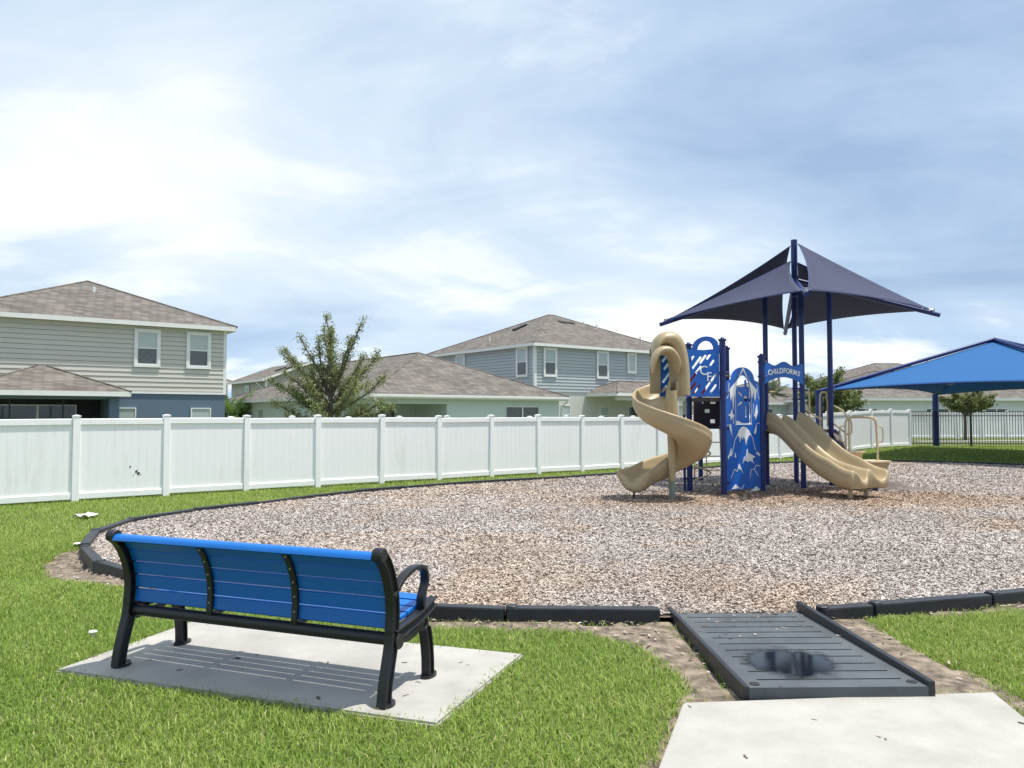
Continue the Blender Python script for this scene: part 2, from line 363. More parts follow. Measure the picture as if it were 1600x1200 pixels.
def sheet(name, poly, z0, z1, m, drape=False, dens=None):
    bm = bmesh.new(); vs = [bm.verts.new((x, y, z1)) for x, y in poly]; f = bm.faces.new(vs)
    if z0 is not None:
        r = bmesh.ops.extrude_face_region(bm, geom=[f]); 
        for v in [g for g in r['geom'] if isinstance(g, bmesh.types.BMVert)]: v.co.z = z0
    bmesh.ops.recalc_face_normals(bm, faces=bm.faces); bmesh.ops.triangulate(bm, faces=[f for f in bm.faces if len(f.verts) > 4])
    me = bpy.data.meshes.new(name); bm.to_mesh(me); bm.free(); me.materials.append(m)
    return link(name, me)
M_mulch = mulch_mat()
tag(sheet('mulch_bed', BED, None, 0.03, M_mulch), kind='structure')
def drape(name, poly, m, lift=0.006, step=0.12):
    x0, x1 = min(p[0] for p in poly), max(p[0] for p in poly); y0, y1 = min(p[1] for p in poly), max(p[1] for p in poly)
    X, Y = np.meshgrid(np.arange(x0 - step, x1 + 2 * step, step), np.arange(y0 - step, y1 + 2 * step, step))
    ins = inpoly(X.ravel(), Y.ravel(), poly); d = dpoly(X.ravel(), Y.ravel(), poly); sdist = np.where(ins, d, -d)
    e = 0.10 * (fbm(X.ravel(), Y.ravel(), 3.0, 9) - 0.5)
    Z = gz(X.ravel(), Y.ravel()) + np.where(sdist + e > -0.04, lift + 0.03 * sst(0, .25, sdist) * (fbm(X.ravel(), Y.ravel(), 4.0, 3) - .35), -0.05)
    h, w = X.shape; mb = MB(); mb.grid([[(X[i, j], Y[i, j], Z.reshape(h, w)[i, j]) for j in range(w)] for i in range(h)])
    return tag(put(name, mb, m, smooth=True), kind='structure')
for dp in (DIRT_A, DIRT_B, DIRT_C): drape('bare_soil', dp, M_soil)
def slab(name, poly, top):
    o = sheet(name, poly, -0.12, top, M_conc); 
    bm = bmesh.new(); bm.from_mesh(o.data); es = [e for e in bm.edges if all(v.co.z > top - 1e-4 for v in e.verts) and len(e.link_faces) == 2 and e.calc_face_angle(0) > 0.5]
    bmesh.ops.bevel(bm, geom=es, offset=0.012, segments=2, affect='EDGES'); bm.to_mesh(o.data); bm.free()
    return tag(o, kind='structure')
slab('concrete_bench_pad', PAD, 0.018); slab('concrete_path', PATH, 0.04)
tag(sheet('far_sidewalk', [(20.5, 38.6), (60, 44.0), (60, 45.2), (20.5, 39.5)], 0.1, 0.262, M_conc), kind='structure')

# ------------------------------------------------------------------ playground border
border = thing('playground_border', 'black plastic border timbers ringing the wood mulch play area', 'border', (0, 6, 0))
def timber_mesh():
    mb = MB(); mb.box(-0.585, 0.585, -0.052, 0.052, -0.16, 0.098)
    me = mb.mesh('border_timber', M_blackp, False, 0.014, 2); return me
TM = timber_mesh()
def timber_knuckle():
    mb = MB(); mb.tube([(0, 0, -0.1), (0, 0, 0.099), (0, 0, 0.105)], [0.05, 0.05, 0.04], 14); return mb.mesh('stake_cap', M_blackp)
KM = timber_knuckle()
pts = [Vector((p[0], p[1], 0)) for p in BED]
path = bez(pts, 10)
# resample at 1.2 m
acc = [path[0]]; rem = 1.2; cur = path[0]
for q in path[1:]:
    while (q - cur).length >= rem:
        cur = cur + (q - cur).normalized() * rem; acc.append(cur.copy()); rem = 1.2
    rem -= (q - cur).length; cur = q
acc.append(path[-1])
for i in range(len(acc) - 1):
    a, b = acc[i], acc[i + 1]; L = (b - a).length
    if L < 0.25: continue
    c = (a + b) / 2; z = (0.012 * math.sin(i * 2.3) + (-0.01 if i % 3 else 0.008)) * (1 if c.y < 9 else .3)
    o = link('border_timber', TM, border, (c.x, c.y - 6, z), (0, 0.006 * math.sin(i * 1.7), math.atan2(b.y - a.y, b.x - a.x) + 0.012 * math.sin(i * 3.1)))
    o.scale = ((L - 0.018) / 1.17, 1, 1)
    if b.y < 12: link('stake_cap', KM, o, (0.545, 0, 0.004)).scale = (1.17 / (L - 0.018), 1, 1)

# ------------------------------------------------------------------ ramp
rp = thing('access_ramp', 'dark grey ribbed plastic ramp leading from concrete path into mulch', 'ramp', (1.79, 5.23, 0), 0.02)
Lr, Wr = 1.84, 1.00
def rz_(y): return 0.095 - 0.055 * (y + Lr / 2) / Lr          # top height along ramp
mb = MB(); n = 12; seg = (Lr - 0.02) / n; GAP = .019
for k in range(n):
    y0 = -Lr / 2 + k * seg; y1 = y0 + seg - GAP
    for xa, xb, dz in ((-0.41, 0.42, 0),):
        mb.add([(xa, y0, rz_(y0)), (xb, y0, rz_(y0)), (xb, y1, rz_(y1)), (xa, y1, rz_(y1)), (xa, y0, rz_(y0) - .03), (xb, y0, rz_(y0) - .03), (xb, y1, rz_(y1) - .03), (xa, y1, rz_(y1) - .03)],
               [(0, 1, 2, 3), (0, 4, 5, 1), (1, 5, 6, 2), (2, 6, 7, 3), (3, 7, 4, 0)])
put('ribbed_deck', mb, M_ramp, rp)
mb = MB()
for xa, xb in ((-Wr / 2, -0.41), (0.42, Wr / 2)):
    mb.add([(xa, -Lr / 2, rz_(-Lr / 2)), (xb, -Lr / 2, rz_(-Lr / 2)), (xb, Lr / 2, rz_(Lr / 2)), (xa, Lr / 2, rz_(Lr / 2)), (xa, -Lr / 2, -.1), (xb, -Lr / 2, -.1), (xb, Lr / 2, -.1), (xa, Lr / 2, -.1)],
           [(0, 1, 2, 3), (0, 4, 5, 1), (1, 5, 6, 2), (2, 6, 7, 3), (3, 7, 4, 0)])
mb.add([(-.41, -Lr / 2, rz_(-Lr / 2) - .016), (.42, -Lr / 2, rz_(-Lr / 2) - .016), (.42, Lr / 2, rz_(Lr / 2) - .016), (-.41, Lr / 2, rz_(Lr / 2) - .016)], [(0, 1, 2, 3)])
mb.add([(-.41, -Lr / 2 - .002, -.1), (.42, -Lr / 2 - .002, -.1), (.42, -Lr / 2 - .002, rz_(-Lr / 2)), (-.41, -Lr / 2 - .002, rz_(-Lr / 2))], [(0, 1, 2, 3)])
put('frame', mb, M_ramp, rp)
def wall_ramp(x0, x1, h0, h1):
    mb = MB(); y0, y1 = -Lr / 2 + 0.0, Lr / 2 + .05
    mb.add([(x0, y0, -.1), (x1, y0, -.1), (x1, y1, -.1), (x0, y1, -.1), (x0, y0, rz_(y0) + h0), (x1, y0, rz_(y0) + h0), (x1, y1, rz_(y1) + h1), (x0, y1, rz_(y1) + h1)],
           [(0, 3, 2, 1), (4, 5, 6, 7), (0, 1, 5, 4), (1, 2, 6, 5), (2, 3, 7, 6), (3, 0, 4, 7)])
    return mb
put('side_curb', wall_ramp(Wr / 2, Wr / 2 + .04, .03, .075), M_blackp, rp, bevel=0.008)
put('side_curb', wall_ramp(-Wr / 2 - .03, -Wr / 2, .008, .03), M_blackp, rp, bevel=0.006)
for x, y in ((-0.45, -0.86), (0.45, -0.84)):
    mb = MB(); mb.tube([(x, y, rz_(y) - .01), (x, y, rz_(y) + .004)], 0.028, 14); put('anchor_hole', mb, M_vent, rp)
# water film lying on the lower half of the ramp, thinning to a damp edge
def wet_mat():
    m = bpy.data.materials.new('water_film'); m.use_nodes = True; t = m.node_tree; b = t.nodes['Principled BSDF']; b.inputs['Roughness'].default_value = 0.10; b.inputs['Specular IOR Level'].default_value = 0.35
    tcn = t.nodes.new('ShaderNodeTexCoord'); n = nd(t, 'ShaderNodeTexNoise'); n.inputs['Scale'].default_value = 5.5; n.inputs['Detail'].default_value = 7; n.inputs['Roughness'].default_value = .6; t.links.new(tcn.outputs['Object'], n.inputs['Vector'])
    mp = t.nodes.new('ShaderNodeMapping'); mp.inputs['Scale'].default_value = (1 / .39, 1 / .43, 0); t.links.new(tcn.outputs['Object'], mp.inputs[0])
    ln = t.nodes.new('ShaderNodeVectorMath'); ln.operation = 'LENGTH'; t.links.new(mp.outputs[0], ln.inputs[0])
    d = mth(t, 'ADD', ln.outputs['Value'], mth(t, 'MULTIPLY', mth(t, 'SUBTRACT', n.outputs['Fac'], .5), .85))
    al = ramp(t, d, [(0.58, (.95,) * 3), (0.66, (.75,) * 3), (0.70, (.30,) * 3), (0.80, (.12,) * 3), (0.86, (0, 0, 0))]); t.links.new(al, b.inputs['Alpha'])
    t.links.new(ramp(t, d, [(0.60, (.007, .009, .012)), (0.78, (.06, .068, .074))]), b.inputs['Base Color'])
    t.links.new(ramp(t, d, [(0.6, (.075,) * 3), (0.72, (.45,) * 3)]), b.inputs['Roughness']); return m
mb = MB(); ring = []
for k in range(48):
    a = 2 * math.pi * k / 48; x, y = .34 * math.cos(a), .38 * math.sin(a); ring.append((x, y, rz_(y - .45) + 0.0025))
mb.add(ring, [tuple(range(48))])
pud = put('puddle', mb, wet_mat(), None, loc=(1.79 - .07, 5.23 - .45, 0), rot=(0, 0, .02)); tag(pud, 'dark wet puddle lying on the ribbed ramp', 'puddle')

# ------------------------------------------------------------------ bench
bth = math.atan2(-0.352, 0.936)
bench = thing('park_bench', 'blue slatted park bench with black cast frame seen from behind', 'bench', (-1.49, 4.80, 0.018), bth)
bench.scale = (1, 1, .955)
HB = 0.95
def Hprof(w, d, web=0.3):
    w /= 2; d /= 2; f = d * 0.36
    return [(-w, -d), (w, -d), (w, -d + f), (w * web, -d + f), (w * web, d - f), (w, d - f), (w, d), (-w, d), (-w, d - f), (-w * web, d - f), (-w * web, -d + f), (-w, -d + f)]
BACK = bez([(-.158, .405), (-.150, .50), (-.158, .60), (-.185, .70), (-.228, .79), (-.272, .845)], 8)   # (y, z) line of the back support
for sx in (-1, 1):
    x = sx * HB
    leg = bez([(x, -.265, .0), (x, -.25, .10), (x, -.222, .21), (x, -.193, .31), (x, -.180, .39)], 6)
    mb = MB(); mb.sweep(leg, Hprof(.058, .070, .35), (1, 0, 0)); mb.tube([(x - .03, -.135, .335), (x + .03, -.135, .335)], .045, 16)
    lg = put('rear_leg', mb, M_black, bench, bevel=0.004, seg=1)
    mb = MB(); mb.add([(x + .045 * math.cos(a) * 1.0, -.235 + .062 * math.sin(a), z) for z in (0.0, .018) for a in [2 * math.pi * k / 18 for k in range(18)]],
                      [tuple(range(17, -1, -1)), tuple(range(18, 36))] + [(k, (k + 1) % 18, 18 + (k + 1) % 18, 18 + k) for k in range(18)])
    put('foot_plate', mb, M_black, lg); mb = MB(); mb.tube([(x + .0, -.188, .015), (x, -.188, .032)], .011, 6); put('anchor_bolt', mb, M_steel, lg)
    up = [Vector((x, -.180, .388))] + [Vector((x, q.x - .022, q.y)) for q in BACK[1:]] + [Vector((x, -.318, .866))]
    mb = MB(); mb.sweep(up, Hprof(.056, .072, .35), (1, 0, 0)); mb.tube([(x - .03, -.318, .866), (x + .03, -.318, .866)], .040, 14); put('back_upright', mb, M_black, bench, bevel=0.004, seg=1)
    fl = bez([(x, .262, .0), (x, .258, .12), (x, .24, .23), (x, .215, .32)], 6)
    mb = MB(); mb.sweep(fl, Hprof(.06, .062), (1, 0, 0)); fg = put('front_leg', mb, M_black, bench, bevel=0.004, seg=1)
    mb = MB(); mb.add([(x + .042 * math.cos(a), .272 + .07 * math.sin(a), z) for z in (0.0, .018) for a in [2 * math.pi * k / 18 for k in range(18)]],
                      [tuple(range(17, -1, -1)), tuple(range(18, 36))] + [(k, (k + 1) % 18, 18 + (k + 1) % 18, 18 + k) for k in range(18)])
    put('foot_plate', mb, M_black, fg)
    mb = MB(); ringp = [(x, .205 + .034 * math.cos(a), .352 + .042 * math.sin(a)) for a in [2 * math.pi * k / 16 for k in range(16)]]; mb.tube(ringp, .015, 8, closed=True); put('scroll', mb, M_black, bench, smooth=True)
    mb = MB(); ringp = [(x, -.128 + .036 * math.cos(a), .352 + .046 * math.sin(a)) for a in [2 * math.pi * k / 16 for k in range(16)]]; mb.tube(ringp, .015, 8, closed=True); put('scroll', mb, M_black, bench, smooth=True)
    st = bez([(x, -.17, .375), (x, -.06, .385), (x, .08, .40), (x, .20, .425), (x, .335, .462)], 6)
    mb = MB(); mb.sweep(st, Hprof(.058, .062, .3), (1, 0, 0)); put('seat_support', mb, M_black, bench, bevel=0.004, seg=1)
    gs = bez([(x, -.12, .345), (x, -.02, .318), (x, .08, .325), (x, .17, .36)], 6)
    mb = MB(); mb.sweep(gs, [(-.012, -.02), (.012, -.02), (.012, .02), (-.012, .02)], (1, 0, 0)); put('gusset', mb, M_black, bench, bevel=0.003, seg=1)
    arm = bez([(x, -.185, .60), (x, -.09, .675), (x, .03, .716), (x, .14, .715), (x, .205, .675), (x, .215, .61), (x, .185, .55), (x, .165, .50), (x, .175, .435)], 6)
    mb = MB(); mb.sweep(arm, [(-.026, -.013), (.026, -.013), (.026, .013), (-.026, .013)], (1, 0, 0)); put('armrest', mb, M_black, bench, bevel=0.006, seg=2, smooth=True)
# back slats follow the support curve, 5 of them with 8 mm gaps
S = [0]; 
for i in range(len(BACK) - 1): S.append(S[-1] + (BACK[i + 1] - BACK[i]).length)
def bat(s):
    s = min(max(s, 0), S[-1] - 1e-6)
    for i in range(len(S) - 1):
        if S[i + 1] >= s: return BACK[i].lerp(BACK[i + 1], (s - S[i]) / (S[i + 1] - S[i]))
tot = S[-1]; h = tot / 5
for k in range(5):
    a, b = bat(k * h + .004), bat((k + 1) * h - .004); t = (b - a).normalized(); nrm = Vector((t.y, -t.x))   # forward
    prof = []
    if k == 4:
        c = [a, b, b + Vector((-.030, .022)), b + Vector((-.062, .018)), b + Vector((-.075, -.004))]
        cp = bez([(p.x, p.y, 0) for p in c], 6); L1 = [Vector((p.x, p.y)) for p in cp]; nn = []
        for i, p in enumerate(L1):
            tt = (L1[min(i + 1, len(L1) - 1)] - L1[max(i - 1, 0)]).normalized(); nn.append(Vector((tt.y, -tt.x)))
        prof = [p + q * .014 for p, q in zip(L1, nn)] + [p - q * .014 for p, q in reversed(list(zip(L1, nn)))]
    else:
        r = .006; prof = [a + nrm * (.015 - r), a + t * r + nrm * .015, b - t * r + nrm * .015, b + nrm * (.015 - r), b - nrm * (.015 - r), b - t * r - nrm * .015, a + t * r - nrm * .015, a - nrm * (.015 - r)]
    m = len(prof); mb = MB(); mb.add([(x, p.x, p.y) for x in (-.92, .92) for p in prof], [tuple(range(m - 1, -1, -1)), tuple(range(m, 2 * m))] + [(i, (i + 1) % m, m + (i + 1) % m, m + i) for i in range(m)])
    put('back_slat', mb, M_bench, bench, smooth=True)
for k in range(5):
    y0 = -.115 + k * .086; zc = [.425, .432, .442, .456, .474][k]; ang = [0.06, .10, .14, .19, .22][k]
    mb = MB(); mb.box(-.92, .92, 0, .078, -.014, .014); put('seat_slat', mb, M_bench, bench, bevel=.006, loc=(0, y0, zc), rot=(ang, 0, 0))
for x in (-.31, .31):
    mb = MB(); pth = [Vector((x, q.x - .026, q.y)) for q in BACK[:-3]]; pth = [Vector((x, -.175, .36))] + pth
    mb.sweep(pth, [(-.020, -.011), (.020, -.011), (.020, .011), (-.020, .011)], (1, 0, 0)); sb = put('back_strap', mb, M_black, bench, bevel=.004)
    for k in range(5):
        q = bat((k + .62) * h * .97); mb = MB(); mb.tube([(x + .004, q.x - .034, q.y), (x + .004, q.x - .044, q.y - .002)], .0065, 8); put('bolt', mb, M_steel, sb)
    ss = bez([(x, -.16, .375), (x, -.02, .395), (x, .15, .415), (x, .31, .462)], 5); mb = MB(); mb.sweep(ss, [(-.02, -.01), (.02, -.01), (.02, .01), (-.02, .01)], (1, 0, 0)); put('seat_strap', mb, M_black, bench)
mb = MB(); mb.tube([(-.94, -.160, .352), (.94, -.160, .352)], .037, 16); put('rear_rail', mb, M_black, bench, smooth=True)

# ------------------------------------------------------------------ white vinyl fences
F0 = Vector((-8.1, 14.3, 0)); PITCH = 1.57; FH = 1.57
def fpos(i, off=0): p = F0 + A_ * (i * PITCH) + B_ * off; return p
def ftop(p): return 0.0
POST = MB().box(-.062, .062, -.062, .062, -.15, FH + .0).mesh('post', VINYL, False, .006, 1)
cm = MB(); cm.box(-.070, .070, -.070, .070, 0, .018); cm.add([(-.066, -.066, .018), (.066, -.066, .018), (.066, .066, .018), (-.066, .066, .018), (0, 0, .034)], [(0, 1, 4), (1, 2, 4), (2, 3, 4), (3, 0, 4)])
CAP = cm.mesh('cap', VINYL)
RAIL = MB().box(.063, PITCH - .063, -.042, .042, 0, .115).mesh('rail', VINYL, False, .008, 1)
NB = 10; bw = (PITCH - .126) / NB
BOARD = MB().box(0, bw - .0006, -.017, .017, 0.10, FH - .12).mesh('board', VINYL, False, .0022, 1)
pm = MB()
for k in range(NB): pm.box(.063 + k * bw, .063 + (k + 1) * bw - .001, -.017, .017, .10, FH - .12)
PANEL = pm.mesh('panel', VINYL)
def vinyl_fence(name, label, pos0, ang, i0, i1, boards_to=-99, group=None):
    root = thing(name, label, 'fence', pos0, ang, group); d = Vector((math.cos(ang), math.sin(ang), 0))
    for i in range(i0, i1 + 1):
        p = Vector(pos0) + d * (i * PITCH); z = gz1(p.x, p.y) + 0.012 * math.sin(i * 2.1)
        po = link('post', POST, root, (i * PITCH, 0, z), (0.006 * math.sin(i * 5.1), 0.008 * math.sin(i * 3.3), 0)); link('cap', CAP, po, (0, 0, FH))
        if i == i1: continue
        z2 = gz1(*(p + d * PITCH).xy); sl = -(z2 - z) / PITCH
        for nm, zz2 in (('rail', .04), ('rail', FH - .155)): link(nm, RAIL, root, (i * PITCH, 0, z + zz2), (0, sl, 0))
        if i <= boards_to:
            for k in range(NB): link('board', BOARD, root, (i * PITCH + .063 + k * bw, 0, z - sl * k * bw), (0, 0, 0))
        else: link('panel', PANEL, root, (i * PITCH, 0, z), (0, sl, 0))
    return root
WF = vinyl_fence('white_fence', 'long white vinyl privacy fence running behind the mulch play area', tuple(F0), FA, -3, 20, 9)
# scuffs punched in the second panel
for (u, z, r) in ((0.92, .60, .016), (1.03, .50, .022), (1.07, .465, .026), (1.05, .53, .010), (1.11, .44, .009), (0.98, .43, .008)):
    q = F0 + A_ * (u) - B_ * .0185; lq = (u, -.0185, z); mb = MB(); mb.tube([(u, -.019, z), (u, -.0215, z)], r, 9); put('hole', mb, M_vent, WF)
vinyl_fence('white_fence', 'second white fence whose caps peek over the long one near mint house', tuple(fpos(2.4, 3.2) + Vector((0, 0, -.035))), FA, 0, 12)
vinyl_fence('white_fence', 'distant white vinyl fence beyond the black picket fence and sidewalk', (21.0, 43.6, 0), math.atan2(.14, 1), -2, 24)

# black aluminium picket fence
bp0 = fpos(20) + A_ * .12; bdir = Vector((1, -0.16, 0)).normalized(); bang = math.atan2(bdir.y, bdir.x)
BF = thing('picket_fence', 'black metal picket fence standing on the grass berm at right', 'fence', tuple(bp0), bang)
PK = MB().box(-.009, .009, -.009, .009, .06, 1.50).mesh('picket', M_metal_black)
BPST = MB().box(-.036, .036, -.036, .036, -.1, 1.56).mesh('post', M_metal_black)
BR = MB().box(0, 2.4, -.016, .016, 0, .034).mesh('rail', M_metal_black)
for i in range(5):
    p = bp0 + bdir * 2.4 * i; z = gz1(p.x, p.y); link('post', BPST, BF, (2.4 * i, 0, z))
    for zz2 in (.12, 1.30, 1.47): link('rail', BR, BF, (2.4 * i, 0, z + zz2))
    for k in range(1, 22): link('picket', PK, BF, (2.4 * i + k * 2.4 / 22, 0, z))

# ------------------------------------------------------------------ houses
def hip(x0, x1, y0, y1, ze, pitch, hip_back=True):
    w, d = x1 - x0, y1 - y0; mb = MB(); t = .0
    if w <= d: r = w / 2; A1 = ((x0 + x1) / 2, y0 + r, ze + pitch * r); A2 = ((x0 + x1) / 2, y1 - r, ze + pitch * r)
    else: r = d / 2; A1 = (x0 + r, (y0 + y1) / 2, ze + pitch * r); A2 = (x1 - r, (y0 + y1) / 2, ze + pitch * r)
    c = [(x0, y0, ze), (x1, y0, ze), (x1, y1, ze), (x0, y1, ze)]
    v = c + [A1, A2]
    f = [(0, 1, 4), (1, 2, 5, 4), (2, 3, 5), (3, 0, 4, 5)] if w <= d else [(3, 0, 4), (0, 1, 5, 4), (1, 2, 5), (2, 3, 4, 5)]
    mb.add(v, f); return mb, A1, A2
def fascia(x0, x1, y0, y1, ze, h=.19, t=.03):
    mb = MB(); mb.box(x0, x1, y0, y0 + t, ze - h, ze - .004); mb.box(x0, x1, y1 - t, y1, ze - h, ze - .004); mb.box(x0, x0 + t, y0 + t, y1 - t, ze - h, ze - .004); mb.box(x1 - t, x1, y0 + t, y1 - t, ze - h, ze - .004)
    mb.box(x0 + t, x1 - t, y0 + t, y1 - t, ze - h + .03, ze - h + .05); return mb
def hproof(root, x0, x1, y0, y1, ze, pitch):
    mb, a1, a2 = hip(x0, x1, y0, y1, ze, pitch); r = put('roof', mb, SHINGLE, root); put('fascia', fascia(x0, x1, y0, y1, ze), M_trim, r)
    rb = MB()
    cs = [(x0, y0, ze), (x1, y0, ze), (x1, y1, ze), (x0, y1, ze)]
    pr = [(0, a1), (1, a1), (2, a2), (3, a2)] if (x1 - x0) <= (y1 - y0) else [(0, a1), (3, a1), (1, a2), (2, a2)]
    for k, a in pr: rb.tube([cs[k], a], .05, 6)
    rb.tube([a1, a2], .055, 6); put('ridge_cap', rb, SHINGLE, r)
    return r, a1, a2
FRONT = lambda s, n, z: (s, -n, z)
LEFT = lambda s, n, z: (-n, s, z)
def bx3(mb, fr, s0, s1, n0, n1, z0, z1):
    a = fr(s0, n0, z0); b = fr(s1, n1, z1); mb.box(min(a[0], b[0]), max(a[0], b[0]), min(a[1], b[1]), max(a[1], b[1]), min(a[2], b[2]), max(a[2], b[2]))
def window(root, fr, s0, s1, z0, z1, n=0.0, trim=.11, double=True, glass=(None, None), mull=0):
    mb = MB(); t = trim; sf = .04
    n += .03 if t > .06 else 0
    if t > 0:
        for a in ((s0 - t, s0, z0 - t, z1 + t), (s1, s1 + t, z0 - t, z1 + t), (s0, s1, z1, z1 + t), (s0, s1, z0 - t, z0)): bx3(mb, fr, a[0], a[1], n, n + .055, a[2], a[3])
    for a in ((s0, s0 + sf, z0, z1), (s1 - sf, s1, z0, z1), (s0 + sf, s1 - sf, z1 - sf, z1), (s0 + sf, s1 - sf, z0, z0 + sf)): bx3(mb, fr, a[0], a[1], n - .02, n + .042, a[2], a[3])
    zm = (z0 + z1) / 2
    if double: bx3(mb, fr, s0 + sf, s1 - sf, n - .02, n + .035, zm - .025, zm + .025)
    for k in range(mull):
        sm = s0 + (s1 - s0) * (k + 1) / (mull + 1); bx3(mb, fr, sm - .035, sm + .035, n - .02, n + .038, z0 + sf, z1 - sf)
    w = put('window', mb, M_trim, root)
    g0 = glass[0] or M_blind; g1 = glass[1] or M_screen
    rects = [(s0 + sf, s1 - sf, zm + .025, z1 - sf, g0), (s0 + sf, s1 - sf, z0 + sf, zm - .025, g1)] if double else [(s0 + sf + k * (s1 - s0 - 2 * sf) / (mull + 1) + .03 * bool(k), s0 + sf + (k + 1) * (s1 - s0 - 2 * sf) / (mull + 1) - .03 * bool(mull - k), z0 + sf, z1 - sf, g0) for k in range(mull + 1)]
    for a in rects:
        mb = MB(); bx3(mb, fr, a[0], a[1], n - .01, n + .012, a[2], a[3]); put('pane', mb, a[4], w)
    return w
def siding(wall, fr, s0, s1, z0, z1, m, step=.2):
    k = 0; n = int(round((z1 - z0) / step)); step = (z1 - z0) / n
    me = None
    for k in range(n):
        if me is None:
            mb = MB(); a = [fr(s0, .004, 0), fr(s1, .004, 0), fr(s1, .048, 0), fr(s0, .048, 0), fr(s0, .004, step - .016), fr(s1, .004, step - .016), fr(s1, .022, step - .016), fr(s0, .022, step - .016)]
            mb.add(a, [(0, 1, 2, 3), (4, 7, 6, 5), (3, 2, 6, 7), (0, 3, 7, 4), (1, 5, 6, 2)]); me = mb.mesh('siding_board', m)
        link('siding_board', me, wall, (0, 0, z0 + k * step))
def vent(roof, x, y, z, w, pitch, axis):   # low roof vent
    mb = MB(); mb.box(-w / 2, w / 2, -.2, .2, 0, .10); o = put('roof_vent', mb, M_vent, roof, loc=(x, y, z), rot=(math.atan(pitch), 0, 0) if axis == 'front' else (0, math.atan(pitch), 0)); return o
def pipe(roof, x, y, z):
    mb = MB(); mb.tube([(0, 0, -.1), (0, 0, .28)], .06, 8); put('vent_pipe', mb, M_trim, roof, loc=(x, y, z))
def wallbox(root, x0, x1, y0, y1, z0, z1, m, name='wall'): return put(name, MB().box(x0, x1, y0, y1, z0, z1), m, root)

# left house: pale tan lap siding above slate blue stucco
LH = thing('house', 'two-storey house with tan siding above slate blue stucco, far left', 'house', (-12.99, 34.77, 0), FA)
M_tansid = lap('tan_siding', (0.56, 0.54, 0.485)); M_slate = mat('slate_blue_stucco', (0.115, 0.165, 0.225), .85, .06, 3, .3, 60)
wallbox(LH, -9.9, 0, 0, 14, 0, 2.52, M_slate); w2 = wallbox(LH, -9.9, 0, 0, 14, 2.6, 5.42, M_tansid)
siding(w2, FRONT, -9.82, -.11, 2.62, 5.40, M_tansid, .2)
mb = MB(); mb.box(-9.95, .03, -.05, 14.03, 2.5, 2.6); put('band_trim', mb, M_trim, LH)
mb = MB(); mb.box(-.11, .03, -.045, .11, 2.6, 5.4); put('corner_trim', mb, M_trim, LH)
r, a1, a2 = hproof(LH, -10.25, .38, -.38, 14.4, 5.56, .43)
vent(r, -3.3, 8.2, 6.95, .9, .43, 'side'); vent(r, -6.7, 6.6, 7.05, .9, .43, 'side'); pipe(r, -4.9, 3.3, 7.1)
for s0, s1 in ((-3.70, -2.88), (-1.60, -.78)): window(LH, FRONT, s0, s1, 3.74, 5.15, .02)
for s0, s1 in ((-4.55, -3.68), (-1.48, -.62)): window(LH, FRONT, s0, s1, .7, 1.90, .01, trim=.0, glass=(M_blind, M_blind))
# screened porch of the left house
PO = -2.3
wallbox(LH, -9.4, -5.05, PO + .12, -.01, 2.20, 2.33, M_slate, 'porch_beam'); wallbox(LH, -5.05, -4.70, PO + .05, PO + .4, 0, 2.33, M_slate, 'porch_column'); wallbox(LH, -5.0, -4.75, PO + .4, -.01, 0, 2.33, M_slate, 'porch_side')
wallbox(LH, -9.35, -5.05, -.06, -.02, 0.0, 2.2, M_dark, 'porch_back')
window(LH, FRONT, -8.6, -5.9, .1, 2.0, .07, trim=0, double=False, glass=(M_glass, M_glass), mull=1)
mb = MB()
for x in (-8.3, -6.6): mb.box(x - .025, x + .025, PO + .2, PO + .25, 0, 2.2)
put('screen_frame', mb, M_dark, LH)
r2, _, _ = hproof(LH, -9.9, -4.35, PO - .3, 4.2, 2.5, .40)

# mint single-storey house
MH = thing('house', 'single-storey mint green house with covered patio behind the fence', 'house', (-6.16, 33.97, 0), FA)
M_mint = mat('mint_stucco', (0.57, 0.655, 0.62), .85, .04, 2, .25, 60)
wallbox(MH, 3.85, 10.75, 0, 3.0, 0, 2.36, M_mint); wallbox(MH, 0, 10.75, 3.0, 20.3, 0, 2.36, M_mint); wallbox(MH, 0, .28, 0, .28, 0, 2.10, M_mint, 'patio_column')
wallbox(MH, 0, 3.85, 0, .26, 2.10, 2.36, M_mint, 'patio_beam'); wallbox(MH, 0, .2, .28, 3.0, 2.10, 2.36, M_mint, 'patio_beam')
hproof(MH, -.38, 11.15, -.38, 20.7, 2.52, .42)
window(MH, FRONT, 7.25, 9.40, .8, 2.02, .01, trim=0, double=False, glass=(M_screen, M_screen), mull=1)
window(MH, FRONT, .6, 2.7, .1, 1.98, -2.99, trim=0, double=False, glass=(M_glass, M_glass), mull=1)
window(MH, LEFT, 17.3, 19.0, .8, 1.95, .01, trim=0, double=False, glass=(M_glass, M_glass)); window(MH, LEFT, 14.1, 15.2, .8, 1.95, .01, trim=0, double=False)
def gutter(root, x0, x1, y, z):
    mb = MB(); mb.box(x0, x1, y - .10, y - .003, z - .11, z - .01); put('gutter', mb, M_trim, root)
gutter(MH, -.38, 11.15, -.38, 2.51)
for pth in ([(-.1, -.43, 2.40), (-.1, -.40, 2.25), (.14, -.08, 2.05), (.14, -.06, 0)], [(11.0, -.43, 2.40), (11.0, -.38, 2.25), (10.9, -.08, 2.05), (10.9, -.06, 0)]):
    mb = MB(); mb.tube(pth, .055, 8); put('downspout', mb, M_trim, MH)

